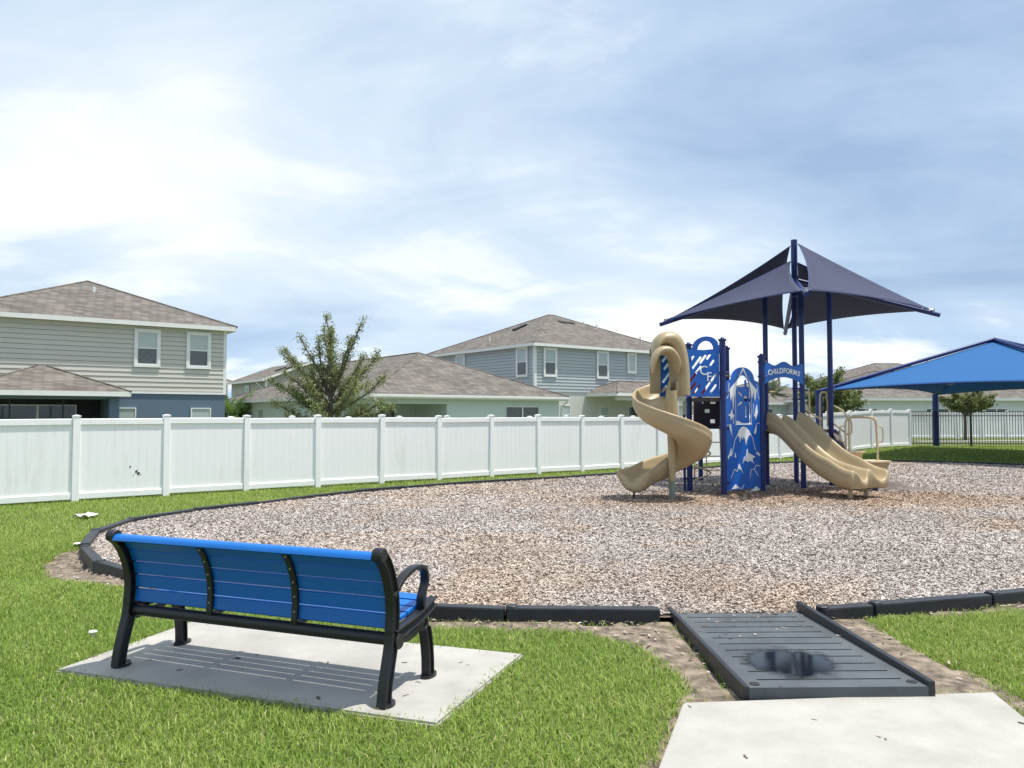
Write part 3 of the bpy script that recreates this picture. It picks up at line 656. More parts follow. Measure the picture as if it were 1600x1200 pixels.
# blue-grey two-storey house
BH = thing('house', 'two-storey blue grey sided house rising behind the spiral slide', 'house', (1.38, 46.86, 0), FA)
M_bsid = lap('blue_grey_siding', (0.425, 0.465, 0.480)); M_cream = mat('cream_stucco', (0.60, 0.60, 0.565), .85, .04, 2, .25, 60)
wallbox(BH, 0, 13.1, 0, 12.6, 0, 3.02, M_cream); bw2 = wallbox(BH, 0, 13.1, 0, 12.6, 3.02, 5.85, M_bsid)
siding(bw2, FRONT, .12, 13.0, 3.03, 5.83, M_bsid, .2); siding(bw2, LEFT, .12, 12.5, 3.03, 5.83, M_bsid, .2)
mb = MB(); mb.box(-.05, .12, -.05, .12, 3.0, 5.83); put('corner_trim', mb, M_trim, BH)
r, a1, a2 = hproof(BH, -.38, 13.5, -.38, 13.0, 5.98, .43)
vent(r, 3.6, 6.2, 7.72, 1.1, -.43, 'side'); vent(r, 6.6, 4.7, 8.12, 1.3, .43, 'front'); pipe(r, 8.2, 4.6, 8.05); pipe(r, 9.0, 4.1, 7.85); pipe(r, 11.3, 2.0, 6.95); pipe(r, 1.2, 6.5, 6.7)
for s0, s1, z0 in ((.75, 1.6, 4.05), (5.2, 6.05, 4.05)): window(BH, FRONT, s0, s1, z0, 5.65, .03)
window(BH, FRONT, 8.0, 8.62, 4.5, 5.65, .03, double=False)
window(BH, LEFT, .7, 1.65, 4.05, 5.72, .03); window(BH, LEFT, 7.75, 8.7, 5.0, 5.68, .03, double=False)
window(BH, FRONT, 2.1, 2.85, 1.0, 2.2, .01, trim=0, glass=(M_blind, M_blind)); window(BH, FRONT, 5.4, 6.2, 1.0, 2.12, .01, trim=0, glass=(M_blind, M_blind))
window(BH, FRONT, 8.0, 10.2, .1, 2.15, .01, trim=0, double=False, glass=(M_glass, M_glass), mull=1)
hproof(BH, 4.15, 11.4, -2.9, 1.0, 2.95, .42)
for x in (7.95, 10.9): wallbox(BH, x, x + .35, -2.6, -2.25, 0, 2.72, M_cream, 'porch_column')
wallbox(BH, 4.5, 11.25, -2.6, -2.35, 2.5, 2.76, M_cream, 'porch_beam')

# far gabled house between left house and the tree
GH = thing('house', 'distant grey two-storey gabled house seen between left house and tree', 'house', (-25.0, 78.0, 0), FA)
M_grey = lap('grey_siding', (0.40, 0.40, 0.37))
gw = wallbox(GH, 0, 9.6, 0, 11.5, 0, 5.25, M_grey); mb = MB(); mb.add([(0, 0, 5.25), (9.6, 0, 5.25), (4.8, 0, 7.1), (0, 11.5, 5.25), (9.6, 11.5, 5.25), (4.8, 11.5, 7.1)], [(0, 1, 2), (3, 5, 4), (0, 2, 5, 3), (1, 4, 5, 2)]); put('gable', mb, M_grey, GH)
mb = MB(); mb.add([(-.5, -.5, 5.2), (4.8, -.5, 7.24), (10.1, -.5, 5.2), (-.5, 12, 5.2), (4.8, 12, 7.24), (10.1, 12, 5.2)], [(0, 1, 4, 3), (1, 2, 5, 4)]); rr = put('roof', mb, SHINGLE, GH)
mb = MB(); mb.sweep([(-.55, -.53, 5.1), (4.8, -.53, 7.14), (10.15, -.53, 5.1)], [(-.03, -.10), (.03, -.10), (.03, .10), (-.03, .10)], (0, 1, 0)); mb.box(-.6, -.5, -.5, 12, 4.98, 5.19); put('bargeboard', mb, M_trim, rr)
vent(rr, 2.6, 3.0, 6.45, 1.2, -.38, 'side'); vent(rr, 2.8, .9, 6.5, .9, -.38, 'side')
window(GH, FRONT, 2.2, 3.6, 3.2, 4.6, .03, mull=0, glass=(M_glass, M_glass)); window(GH, LEFT, 5.2, 6.2, 3.4, 4.6, .03, double=False)
for s in (1.35, 3.85):
    mb = MB(); mb.box(s, s + .6, -.07, -.035, 3.1, 4.7); put('shutter', mb, M_dark, GH)
mb = MB(); mb.box(-.06, .14, -.06, .14, 0, 5.1); put('corner_trim', mb, M_trim, GH)
mb = MB(); mb.tube([(-.5, 1.6, 5.0), (-.3, 1.4, 4.7), (-.06, 1.2, 4.5), (-.06, 1.2, 0)], .07, 8); put('downspout', mb, M_trim, GH)
SH = thing('house', 'sliver of pale blue house with white eave right behind left house', 'house', (-36.3, 98.0, 0), FA)
wallbox(SH, -10, 0, 0, 10, 0, 5.6, lap('pale_blue_siding', (.55, .6, .63))); hproof(SH, -10.6, .7, -.7, 10.7, 5.8, .4)

# houses to the right, across the street
RH = thing('house', 'long single-storey white house beyond the blue shade canopy', 'house', (23.6, 55.0, 0), R(3))
M_wst = mat('white_stucco', (0.66, 0.69, 0.68), .85, .04, 2, .25, 60)
wallbox(RH, 0, 26, 0, 10, 0, 2.62, M_wst); hproof(RH, -.5, 26.5, -.5, 10.5, 2.80, .40)
for x in (.9, 6.2, 10.6, 17.0): window(RH, FRONT, x, x + 1.7, .9, 2.05, .01, trim=.05, double=False, glass=(M_glass, M_glass), mull=1)
R2 = thing('house', 'two-storey house roof rising behind the blue shade canopy', 'house', (37.0, 82.0, 0), R(8))
wallbox(R2, 0, 14, 0, 11, 0, 5.15, M_wst); hproof(R2, -.6, 14.6, -.6, 11.6, 5.3, .36); pipe(R2, 5.5, 2.4, 6.4)
R3 = thing('house', 'low pale house seen between the play structure posts', 'house', (19.6, 63.0, 0), R(22))
wallbox(R3, 0, 11, 0, 12, 0, 2.45, M_wst); hproof(R3, -.5, 11.5, -.5, 12.5, 2.62, .33); window(R3, FRONT, 1.1, 2.2, .9, 2.1, .01, trim=.04, double=False, glass=(M_screen, M_screen))

# ------------------------------------------------------------------ play structure
ROOT = Vector((5.6, 16.2, 0))
PS = thing('play_structure', 'blue and tan playground structure with slides under a dark sail roof', 'playground', tuple(ROOT))
def pp(name, mb, m, parent=None, **k):
    o = put(name, mb, m, parent or PS, **k)
    if parent is None: o.matrix_parent_inverse = Matrix.Translation(ROOT).inverted()
    return o
e1 = Vector((.84, .542, 0)); e2 = Vector((-.542, .84, 0)); Z = Vector((0, 0, 1))
P1 = Vector((4.12, 15.0, 0)); LB = 1.13; DB = .90
def gp(i, j, z=0): return P1 + e1 * (LB * i) + e2 * (DB * j) + Z * z
p_1, p_2, p_C, p_D = gp(0, 0), Vector((5.11, 15.72, 0)), Vector((6.17, 16.32, 0)), Vector((7.0, 16.87, 0))
p_4, p_5, p_A, p_B = gp(0, 1), gp(1, 1), Vector((5.64, 17.05, 0)), Vector((6.50, 17.62, 0))
def post(p, h, r=.058, collars=(), ball=True):
    mb = MB(); mb.tube([p - Z * .1, p + Z * h], r, 14); o = pp('post', mb, M_navy, smooth=True)
    for c in collars:
        mb = MB(); mb.tube([p + Z * (c - .02), p + Z * (c + .02)], r + .016, 14); 
        mb.tube([p + Z * c + Vector((r + .01, -.01, 0)), p + Z * c + Vector((r + .05, -.02, 0))], .02, 6); pp('collar', mb, M_navy, o)
    if ball:
        mb = MB(); mb.tube([p + Z * (h - .005), p + Z * (h + .03), p + Z * (h + .031), p + Z * (h + .06), p + Z * (h + .075)], [r + .022, r + .022, r * .8, r * .55, .01], 12); pp('post_cap', mb, M_navy, o, smooth=True)
    return o
post(p_1, 3.05, .060, (.28, 1.32, 1.36, 2.03, 2.42)); post(p_2, 2.78, .058, (.3, 1.32, 1.36, 2.38, 2.68)); post(p_4, 3.02, .058, (.3, 1.9)); post(p_5, 3.0, .058, (1.3,))
post(p_C, 4.36, .056, (1.95, 2.12, 2.35), False); post(p_D, 4.36, .056, (1.22, 1.26, 1.98, 2.2), False); post(p_A, 4.36, .056, (1.22, 2.2), False); post(p_B, 4.36, .056, (1.95, 2.2), False)
post(Vector((4.48, 18.3, 0)), 2.6, .055, (1.2,)); post(Vector((3.52, 15.72, 0)), 1.6, .028, (.3,), False)
# decks
def deck(q, z, m=M_brown):
    mb = MB(); v = [Vector((p.x, p.y, 0)) for p in q]; mb.add([p + Z * (z - .06) for p in v] + [p + Z * z for p in v], [(3, 2, 1, 0), (4, 5, 6, 7), (0, 1, 5, 4), (1, 2, 6, 5), (2, 3, 7, 6), (3, 0, 4, 7)]); return pp('deck', mb, m)
deck([p_1 + e2 * .11, p_2 + e2 * .11, p_5, p_4], 1.93); deck([p_2, p_C, p_A, p_5], 1.27); deck([p_C, p_D, p_B, p_A], 1.27)
def mtx(o, xd, yd=Z):
    xd = Vector(xd).normalized(); yd = Vector(yd).normalized(); zd = xd.cross(yd)
    return Matrix(((xd.x, yd.x, zd.x, o.x), (xd.y, yd.y, zd.y, o.y), (xd.z, yd.z, zd.z, o.z), (0, 0, 0, 1)))
def fpart(name, outer, holes, th, m, mt, parent=None, bevel=0.0):
    o = flat(name, outer, holes, th, m, None, mt, bevel); o.parent = parent or PS
    if parent is None: o.matrix_parent_inverse = Matrix.Translation(ROOT).inverted()
    return o
def slot(x, y, L, w=.05, ang=R(52)):
    d = Vector((math.cos(ang), math.sin(ang))); n = Vector((-d.y, d.x)); c = Vector((x, y)); o = []
    for k in range(9): a = -math.pi / 2 + math.pi * k / 8; o.append(c + d * (L / 2 + w / 2 * math.cos(a)) + n * (w / 2 * math.sin(a)))
    for k in range(9): a = math.pi / 2 + math.pi * k / 8; o.append(c - d * (L / 2) + d * (w / 2 * math.cos(a)) + n * (w / 2 * math.sin(a)))
    return [tuple(p) for p in o]
# slotted panel with letters, behind the spiral slide hood
pl = Vector((2.83, 14.72, 0)); pr = p_1 + Vector((-.075, -.02, 0)); PW = (pr - pl).length; xd = (pr - pl).normalized()
mt = mtx(pl + Z * 1.95, xd)
outer = [(0, 0), (PW, 0), (PW, .90), (.02, .93)]
W0 = PW - .60
holes = [slot(W0 + .03, .74, .10), slot(W0 + .13, .66, .26), slot(W0 + .10, .44, .36), slot(W0 + .05, .20, .14), slot(W0 + .12, .14, .18), slot(W0 + .26, .73, .17), slot(W0 + .38, .78, .10), slot(W0 + .45, .66, .10),
         slot(W0 + .385, .25, .46), slot(W0 + .47, .155, .17), slot(.10, .72, .10), slot(.14, .58, .12), slot(.15, .38, .24), slot(.10, .15, .12), slot(.42, .66, .20), slot(.40, .36, .3), slot(.42, .12, .15)]
cfp = fpart('slotted_panel', outer, holes, .022, M_blue, mt)
M_red = mat('red_hdpe', (.35, .01, .02), .45)
fpart('backing_panel', [(.5, 0), (PW - .02, 0), (PW - .02, .2), (.9, .62), (.75, .9), (.5, .9)], [slot(.78, .45, .3, .09), slot(1.06, .14, .1, .09)], .015, M_red, mtx(pl + Z * 1.96 + xd.cross(Z) * -.55, xd))
def text(body, size, m, mt, parent, th=.006, xs=1.0, bold=.0):
    cu = bpy.data.curves.new('lettering', 'FONT'); cu.body = body; cu.size = size; cu.extrude = th / 2; cu.align_x = 'CENTER'; cu.align_y = 'CENTER'; cu.offset = bold
    o = curve_obj('lettering', cu, m, None, mt); o.parent = parent; return o
text('C', .25, M_white, mtx(pl + xd * (W0 + .27) + Z * (1.95 + .50) + xd.cross(Z) * .014, xd), cfp)
text('F', .25, M_white, mtx(pl + xd * (W0 + .38) + Z * (1.95 + .38) + xd.cross(Z) * .014, xd), cfp)
# arch rail between posts above the panel
ar = (p_1 - p_4); aw = ar.length; am = mtx(p_4 + Z * 2.80, ar)
arc_o = [(0, 0), (aw, 0), (aw, .17)] + [(aw / 2 + .34 * math.cos(a), .17 + .20 * math.sin(a)) for a in [math.pi * k / 16 for k in range(17)]] + [(0, .17)]
arc_h = [(aw / 2 + .22 * math.cos(a), .10 + .18 * math.sin(a)) for a in [math.pi * k / 16 for k in range(17)]]
fpart('arch_panel', arc_o, [arc_h], .022, M_blue, am)
# brown riser with square holes below the upper deck
rw = .62; rq = Vector((3.83, 16.2, 0)); rxd = Vector((.985, .17, 0)).normalized()
sq = lambda x, y, w=.09, h=.075: [(x - w / 2, y - h / 2), (x + w / 2, y - h / 2), (x + w / 2, y + h / 2), (x - w / 2, y + h / 2)]
fpart('riser_panel', [(0, 0), (rw, 0), (rw, .66), (0, .66)], [sq(.17, .57), sq(.43, .57, .12), sq(.30, .38, .11), sq(.42, .16, .11)], .02, M_brown, mtx(rq + Z * 1.30, rxd))
# mountain climbing panel between the two front posts
mo = p_1 + (p_2 - p_1).normalized() * .075 - Vector((0, 0, 0)); mw = (p_2 - p_1).length - .15; mx = (p_2 - p_1).normalized(); mn = mx.cross(Z)
mt = mtx(mo + Z * .12, mx)
H0 = 2.05
top = [(mw, 0), (mw, H0), (mw * .93, H0 + .10), (mw * .84, H0 + .13)] + [(mw / 2 + mw * .33 * math.cos(a), H0 + .14 + .24 * math.sin(a)) for a in [math.pi * k / 12 for k in range(1, 12)]] + [(mw * .16, H0 + .13), (mw * .07, H0 + .10), (0, H0), (0, 0)]
win = [(mw * .27, 1.28)] + [(mw * .73, 1.28)] + [(mw * .73, H0 - .14)] + [(mw / 2 + mw * .23 * math.cos(a), H0 - .14 + .36 * math.sin(a)) for a in [math.pi * k / 10 for k in range(1, 10)]] + [(mw * .27, H0 - .14)]
mp = fpart('mountain_panel', top, [win], .024, M_blue, mt)
# window leaf with pinwheel cut-outs
wc = (mw * .62, 1.80)
leafo = [(mw * .285, 1.30), (mw * .715, 1.30), (mw * .715, H0 - .02), (mw * .60, H0 + .0), (mw * .45, H0 - .02), (mw * .285, H0 + .0)]
circ = [(wc[0] + .06 * math.cos(a), wc[1] + .06 * math.sin(a)) for a in [2 * math.pi * k / 16 for k in range(16)]]
fpart('window_leaf', leafo, [circ, slot(wc[0], wc[1] + .27, .18, .05, R(90)), slot(wc[0] + .005, wc[1] - .26, .20, .05, R(90)), slot(wc[0] - .18, wc[1] - .10, .12, .05, R(32)), slot(wc[0] - .17, wc[1] + .10, .10, .05, R(-32))], .016, M_blue, mtx(mo + Z * .12 - mn * .03, mx), mp)
def mark(pts, parent=mp): return fpart('snow_mark', [(mw * x, z) for x, z in pts], [], .006, M_white, mtx(mo + Z * .12 + mn * .015, mx), parent)
def line(pts, w=.012):
    for (x0, z0), (x1, z1) in zip(pts[:-1], pts[1:]):
        a = Vector((mw * x0, z0)); b = Vector((mw * x1, z1)); d = (b - a).normalized(); n = Vector((-d.y, d.x)) * w / 2; d = d * w * .4
        fpart('snow_line', [tuple(a - n - d), tuple(b - n + d), tuple(b + n + d), tuple(a + n - d)], [], .0055, M_white, mtx(mo + Z * .12 + mn * .0148, mx), mp)
mark([(.34, 2.18), (.50, 2.44), (.66, 2.18), (.60, 2.24), (.5, 2.37), (.40, 2.24)])                                         # peak over the window
mark([(.27, 2.12), (.34, 2.2), (.27, 1.92), (.23, 1.82), (.20, 1.55), (.17, 1.85), (.13, 1.75), (.10, 1.98)]); mark([(.73, 2.12), (.66, 2.2), (.73, 1.92), (.76, 1.80), (.80, 1.95), (.84, 1.75), (.90, 1.98)])
mark([(.05, 1.48), (.12, 1.50), (.17, 1.60), (.18, 1.50), (.24, 1.46), (.17, 1.42), (.13, 1.36), (.12, 1.44)]); mark([(.80, 1.44), (.84, 1.52), (.90, 1.68), (.93, 1.52), (.90, 1.46), (.86, 1.38), (.84, 1.46)])
mark([(.08, 1.25), (.13, 1.29), (.17, 1.04), (.14, 1.12), (.11, 1.17)]); mark([(.80, 1.12), (.84, 1.20), (.88, 1.30), (.88, 1.16), (.84, 1.08)])
line([(.27, 1.27), (.27, 2.0)], .008); line([(.73, 1.27), (.73, 2.0)], .008); line([(.02, 1.27), (.14, 1.29)], .01); line([(.88, 1.30), (.98, 1.31)], .01); line([(.02, 1.80), (.06, 1.83), (.09, 2.1)], .01); line([(.98, 1.80), (.94, 1.85), (.91, 2.1)], .01); line([(.20, 1.3), (.20, 1.45)], .012); line([(.78, 1.5), (.80, 1.7)], .01)
mark([(.28, 1.29), (.72, 1.29), (.72, 1.325), (.60, 1.31), (.45, 1.315), (.36, 1.35), (.28, 1.36)])
mark([(.30, 1.06), (.36, 1.17), (.43, 1.23), (.50, 1.245), (.58, 1.22), (.66, 1.16), (.71, 1.08), (.66, 1.07), (.62, 1.02), (.58, .94), (.56, .87), (.53, 1.0), (.50, 1.05), (.46, .98), (.42, 1.06), (.39, .92), (.37, 1.02), (.34, 1.06)])
line([(.30, 1.06), (.24, .98), (.20, .85), (.17, .76)]); line([(.71, 1.08), (.77, 1.0), (.80, .88), (.85, .76)])
mark([(.03, .66), (.07, .70), (.13, .83), (.15, .73), (.19, .75), (.13, .66), (.09, .68), (.04, .60)]); mark([(.22, .64), (.25, .74), (.27, .64)]); mark([(.84, .70), (.92, .73), (.98, .66), (.94, .64), (.90, .68)])
mark([(.48, .55), (.55, .62), (.60, .80), (.63, .72), (.72, .68), (.84, .63), (.75, .60), (.76, .52), (.68, .56), (.60, .53), (.55, .57)]); line([(.46, .52), (.52, .64)]); line([(.74, .60), (.78, .50)])
line([(.12, .20 + .04), (.22, .41), (.30, .36), (.36, .50), (.46, .32)]); mark([(.33, .42), (.36, .50), (.42, .38), (.37, .40)])
line([(.68, .20 + .02), (.70, .38), (.80, .38), (.86, .46), (.98, .44)]); line([(.80, .38), (.92, .25)])
mark([(.12, .02), (.25, .11), (.36, .03)]); line([(.36, .03), (.44, .02), (.49, .09)]); mark([(.70, -.05), (.85, .04), (.97, -.03), (.84, -.06)]); line([(.55, -.05), (.66, -.07), (.74, -.02)])
# sign over the double slide
so_ = p_2 + (p_C - p_2).normalized() * .03; sw = (p_C - p_2).length - .06; sx = (p_C - p_2).normalized(); sn = sx.cross(Z)
up = [(sw * t, .42 + .045 * math.cos((t - .5) * 4 * math.pi) * (1 if abs(t - .5) < .38 else .4)) for t in [1 - k / 20 for k in range(21)]]
lo = [(sw * t, -.02 + .16 * math.sin(math.pi * t) ** .8) for t in [k / 20 for k in range(21)]]
sg = fpart('sign_panel', lo + up, [], .022, M_blue, mtx(so_ + Z * 2.24 + sn * .05, sx))
word = 'CHILDFORMS'; wid = [.9, .95, .45, .8, .95, .85, 1.05, .9, 1.2, .9]; tw = sum(wid); acc_ = 0
for ch, wd in zip(word, wid):
    u = (acc_ + wd / 2) / tw; acc_ += wd; x = sw * (.085 + .83 * u); ang = -(u - .5) * .62; y = .255 + .06 * math.cos((u - .5) * math.pi) - .045
    m4 = mtx(so_ + Z * 2.24 + sn * .064, sx) @ Matrix.Translation((x, y, 0)) @ Matrix.Rotation(ang, 4, 'Z')
    text(ch, .148, M_white, m4, sg, bold=.0035)
# tan rails near the sign
mb = MB(); mb.tube(bez([gp(0, .9, 2.42), gp(.5, .9, 2.44), gp(1, .9, 2.42)], 6), .02, 8); mb.tube(bez([gp(.35, .85, 2.40), gp(.45, .8, 2.22), gp(.55, .85, 2.40)], 5), .016, 8); pp('grab_rail', mb, M_tanm, smooth=True)
mb = MB(); mb.tube(bez([p_A + Z * 2.13, p_A + Vector((.12, -.02, 2.10)), p_A + Vector((.26, -.02, 2.16)), p_A + Vector((.29, -.02, 2.36)), p_A + Vector((.24, 0, 2.5))], 6), .022, 8); pp('grab_rail', mb, M_tanm, smooth=True)

# spiral slide ------------------------------------------------------
CC = Vector((2.97, 14.30, 0))
def spiral(ang):
    """centre-line height of the chute floor by turn angle (deg)"""
    return 1.93 - (ang - 96) * (1.62 / 395)
secs = []; NS = 64
prof0 = [(.11, .36), (.075, .37), (.06, .335), (.085, .25), (.12, .09), (.20, .015), (.36, 0.0), (.50, .02), (.60, .10), (.655, .24), (.675, .335), (.705, .365), (.735, .345), (.73, .30), (.72, .255), (.735, .215), (.705, .13), (.655, .01), (.55, -.055), (.36, -.075), (.18, -.065), (.09, .02), (.06, .16), (.045, .30)]
A0, A1 = 92, 452
for k in range(NS + 1):
    ang = A0 + (A1 - A0) * k / NS; z = spiral(ang); a = R(ang); ow = sst(A0 - 5, A0 + 55, ang)
    ring = []
    for r, h in prof0:
        hh = h * (1.0 if r < .4 or h < .05 else (.9 + .1 * ow))
        ring.append(Vector((CC.x + r * math.cos(a), CC.y + r * math.sin(a), z + hh)))
    secs.append(ring)
# straight run-out, heading left and slightly towards the viewer
a = R(A1); hd = Vector((-math.sin(a), math.cos(a), 0)); base_c = Vector((CC.x, CC.y, 0)); nout = Vector((math.cos(a), math.sin(a), 0)); z0 = spiral(A1)
turn = 0; pos = Vector((0, 0, 0)); cen = CC + nout * .39
for k in range(1, 13):
    turn += R(3.6); step = .066; hd2 = Matrix.Rotation(turn, 3, 'Z') @ hd; n2 = Matrix.Rotation(turn, 3, 'Z') @ nout; cen = cen + hd2 * step
    t = k / 12; z = z0 - .15 * (1 - (1 - t) ** 1.6) + (.02 * max(0, t - .7) / .3)
    ring = []
    for r, h in prof0:
        flare = 1 + .10 * sst(.6, 1, t); wall = (1 - .38 * sst(.15, 1, t)) if h > .05 else 1
        if h < -.0: wall = 1 + 1.6 * sst(.4, 1, t)
        ring.append(cen + n2 * (r - .39) * flare + Z * (z + h * wall))
    secs.append(ring)
mb = MB(); n = len(prof0); vs = [p for r_ in secs for p in r_]
fs = [(i * n + k, i * n + (k + 1) % n, (i + 1) * n + (k + 1) % n, (i + 1) * n + k) for i in range(len(secs) - 1) for k in range(n)]
# rounded exit lip
last = secs[-1]; c0 = sum(last, Vector()) / n; hd3 = hd2
lip = [p + hd3 * .05 + (Z * -.02) for p in last]; vs += lip; m_ = len(secs)
fs += [((m_ - 1) * n + k, (m_ - 1) * n + (k + 1) % n, m_ * n + (k + 1) % n, m_ * n + k) for k in range(n)] + [tuple(range(n - 1, -1, -1)), tuple(m_ * n + k for k in range(n))]
mb.add(vs, fs); sl = pp('spiral_slide', mb, M_tan)
sl.data.polygons.foreach_set('use_smooth', [True] * len(sl.data.polygons)); ss_ = sl.modifiers.new('sub', 'SUBSURF'); ss_.levels = 1; ss_.render_levels = 1
mb = MB(); mb.tube([CC + Z * .37, CC + Z * .42, CC + Z * .75, CC + Z * 1.2, CC + Z * 1.6, CC + Z * 2.05], [.062, .066, .070, .085, .12, .10], 16); pp('slide_column', mb, M_tan, sl, smooth=True)
mb = MB(); mb.tube([CC - Z * .1, CC + Z * .42], .058, 14); pp('slide_post', mb, M_green, smooth=True)
ex = cen + Z * 0; mb = MB(); mb.tube([ex + Z * .30 + n2 * 0, ex + Vector((.02, .03, 0)) + Z * -.05], .018, 8); pp('slide_foot', mb, M_black)
# hood over the slide entrance: arched shell + lower brow hoop
hb = pl + xd * .02; hn = xd.cross(Z)                      # towards the viewer
def arch(cx_, zb, w, hgt, y, n=26, pw=.8, a0=0.0):
    o = []
    for k in range(n + 1):
        a = a0 + (math.pi - a0) * k / n; cxs = math.cos(a); o.append(pl + xd * (cx_ - w / 2 * (abs(cxs) ** pw) * (1 if cxs > 0 else -1)) + Z * (zb + hgt * (math.sin(a) ** pw if math.sin(a) > 0 else 0)) + hn * y)
    return o
rows = []
for y, w_o, h_o, cx_ in ((.03, .78, 1.17, .09), (.20, .82, 1.22, .09), (.36, .79, 1.19, .085), (.45, .70, 1.10, .06), (.44, .56, .99, .01), (.32, .46, .94, -.03), (.03, .44, .92, -.03)): rows.append(arch(cx_, 1.97, w_o, h_o, y, pw=.72, a0=.62))
def round_end(rows, cols):
    for c_, f_ in cols:
        av = sum((r_[c_] for r_ in rows), Vector()) / len(rows)
        for r_ in rows: r_[c_] = r_[c_].lerp(av, f_)
round_end(rows, ((0, .85), (1, .45), (2, .18)))
mb = MB(); mb.grid(rows); hd_ = pp('slide_hood', mb, M_tan, sl)
hd_.data.polygons.foreach_set('use_smooth', [True] * len(hd_.data.polygons)); m_s = hd_.modifiers.new('sub', 'SUBSURF'); m_s.levels = 1; m_s.render_levels = 1
rows = []
for y, w_o, h_o, cx_ in ((.28, .54, .50, -.06), (.44, .60, .54, -.07), (.57, .58, .50, -.075), (.60, .50, .42, -.075), (.50, .42, .37, -.07), (.28, .40, .36, -.06)): rows.append(arch(cx_, 2.36, w_o, h_o, y, pw=.85))
round_end(rows, ((0, .9), (1, .5), (2, .25), (3, .1), (-1, .8), (-2, .4)))
mb = MB(); mb.grid(rows); hd_ = pp('slide_brow', mb, M_tan, sl)
hd_.data.polygons.foreach_set('use_smooth', [True] * len(hd_.data.polygons)); m_s = hd_.modifiers.new('sub', 'SUBSURF'); m_s.levels = 1; m_s.render_levels = 1
mb = MB(); mb.add([pl + xd * u + hn * .05 + Z * z for z in (2.0, 2.85) for u in (-.22, .0)], [(0, 1, 3, 2)]); pp('hood_inner_wall', mb, M_tan, sl)
mb = MB(); q = [pl + xd * .18 + hn * .02, pl + xd * .47 + hn * .02, pl + xd * .47 + hn * .36, pl + xd * .18 + hn * .36]; mb.add([p + Z * 1.96 for p in q] + [p + Z * 2.24 for p in q], [(3, 2, 1, 0), (4, 5, 6, 7), (0, 1, 5, 4), (1, 2, 6, 5), (2, 3, 7, 6), (3, 0, 4, 7)]); pp('hood_skirt', mb, M_tan, sl, bevel=.03, seg=3, smooth=True)

# double slide ------------------------------------------------------
ds0 = (p_2 + p_C) / 2; dx = sx; dy = -e2 * 1.0; dy = Vector((.50, -.866, 0)); dx = Vector((.866, .50, 0))
def hprof(s):
    pts_ = [(0, 1.30), (.14, 1.29), (.30, 1.20), (.6, .965), (.95, .69), (1.25, .505), (1.5, .415), (1.75, .385), (2.05, .38)]
    for (a, ha), (b, hb_) in zip(pts_[:-1], pts_[1:]):
        if s <= b: t = (s - a) / (b - a); return ha + (hb_ - ha) * t
    return pts_[-1][1]
def sm(s): return sum(hprof(min(2.05, max(0, s + d))) for d in (-.12, -.06, 0, .06, .12)) / 5
ROWS = 46; rows = []; und = []
xs_ = [-.50, -.475, -.44, -.40, -.36, -.27, -.17, -.09, -.05, 0.0, .05, .09, .17, .27, .36, .40, .44, .475, .50]
def ch(x, s):
    ax = abs(x); side = .37 - .16 * sst(1.45, 2.05, s); midh = .27 - .05 * sst(1.6, 2.05, s) + .04 * sst(.5, .0, s)
    if ax < .18: v = midh * (1 - sst(.02, .17, ax))
    else: v = side * sst(.30, .45, ax)
    if ax > .47: v = side - (ax - .47) * 2.2
    return float(v)
for k in range(ROWS + 1):
    s = 2.06 * k / ROWS; spread = 1 + .07 * float(sst(1.3, 2.06, s)); row = []
    for x in xs_:
        bulge = .10 * float(sst(1.75, 2.06, s)) * (1 if .12 < abs(x) < .42 else .25)
        row.append(ds0 + dx * x * spread + dy * (s * .93 + bulge + .03) + Z * (sm(s) + ch(x, s)))
    rows.append(row)
# rounded exit lip going down
base_r = rows[ROWS]
for f_, dn, lo_ in ((.030, .012, 0), (.045, .045, .15), (.040, .06, .55), (.015, .06, 1.0)):
    rows.append([p + dy * f_ + Z * (-dn) * (1 - lo_) + Z * ((.245 - p.z) * lo_) for p in base_r])
left = [r_[0] for r_ in rows[:ROWS + 1]]; right = [r_[-1] for r_ in rows[:ROWS + 1]]
def skirt(edge, sgn):
    out_ = [[p for p in edge]]
    for d, q in ((.05, .012), (.10, .005), (.13, .022), (.22, .02), (.33, -.02), (.40, -.08)): out_.append([p + dx * sgn * q + Z * (-d * (1 - .25 * max(0, i - ROWS + 8) / 8)) for i, p in enumerate(edge)])
    return out_
mb = MB(); mb.grid(rows); mb.grid(skirt(left, -1)); mb.grid(skirt(right, 1))
def rs(P, n):
    return [P[int(t)].lerp(P[min(int(t) + 1, len(P) - 1)], t - int(t)) for t in [k * (len(P) - 1) / (n - 1) for k in range(n)]]
for col_, sk_ in ((0, skirt(left, -1)), (-1, skirt(right, 1))):
    la_ = rs([rows[ROWS + k][col_] for k in range(5)], 7); lb2 = [r_[-1] for r_ in sk_]; mb.grid([la_, [a.lerp(b, .5) for a, b in zip(la_, lb2)], lb2])
sk1 = skirt(left, -1)[-1]; sk2 = skirt(right, 1)[-1]
mb.grid([[a.lerp(b, t) for t in (0, .25, .5, .75, 1)] for a, b in zip(sk1, sk2)])
dsl = pp('double_slide', mb, M_tan)
bm = bmesh.new(); bm.from_mesh(dsl.data); bmesh.ops.remove_doubles(bm, verts=bm.verts, dist=.002); bmesh.ops.recalc_face_normals(bm, faces=bm.faces); bm.to_mesh(dsl.data); bm.free()
dsl.data.polygons.foreach_set('use_smooth', [True] * len(dsl.data.polygons)); m_s = dsl.modifiers.new('sub', 'SUBSURF'); m_s.levels = 1; m_s.render_levels = 1
for x, s in ((-.22, 1.74), (.30, 1.70)):
    q = ds0 + dx * x + dy * s; mb = MB(); mb.tube([q + Z * .28, q - Z * .05], .042, 12); pp('slide_foot', mb, M_tanm)

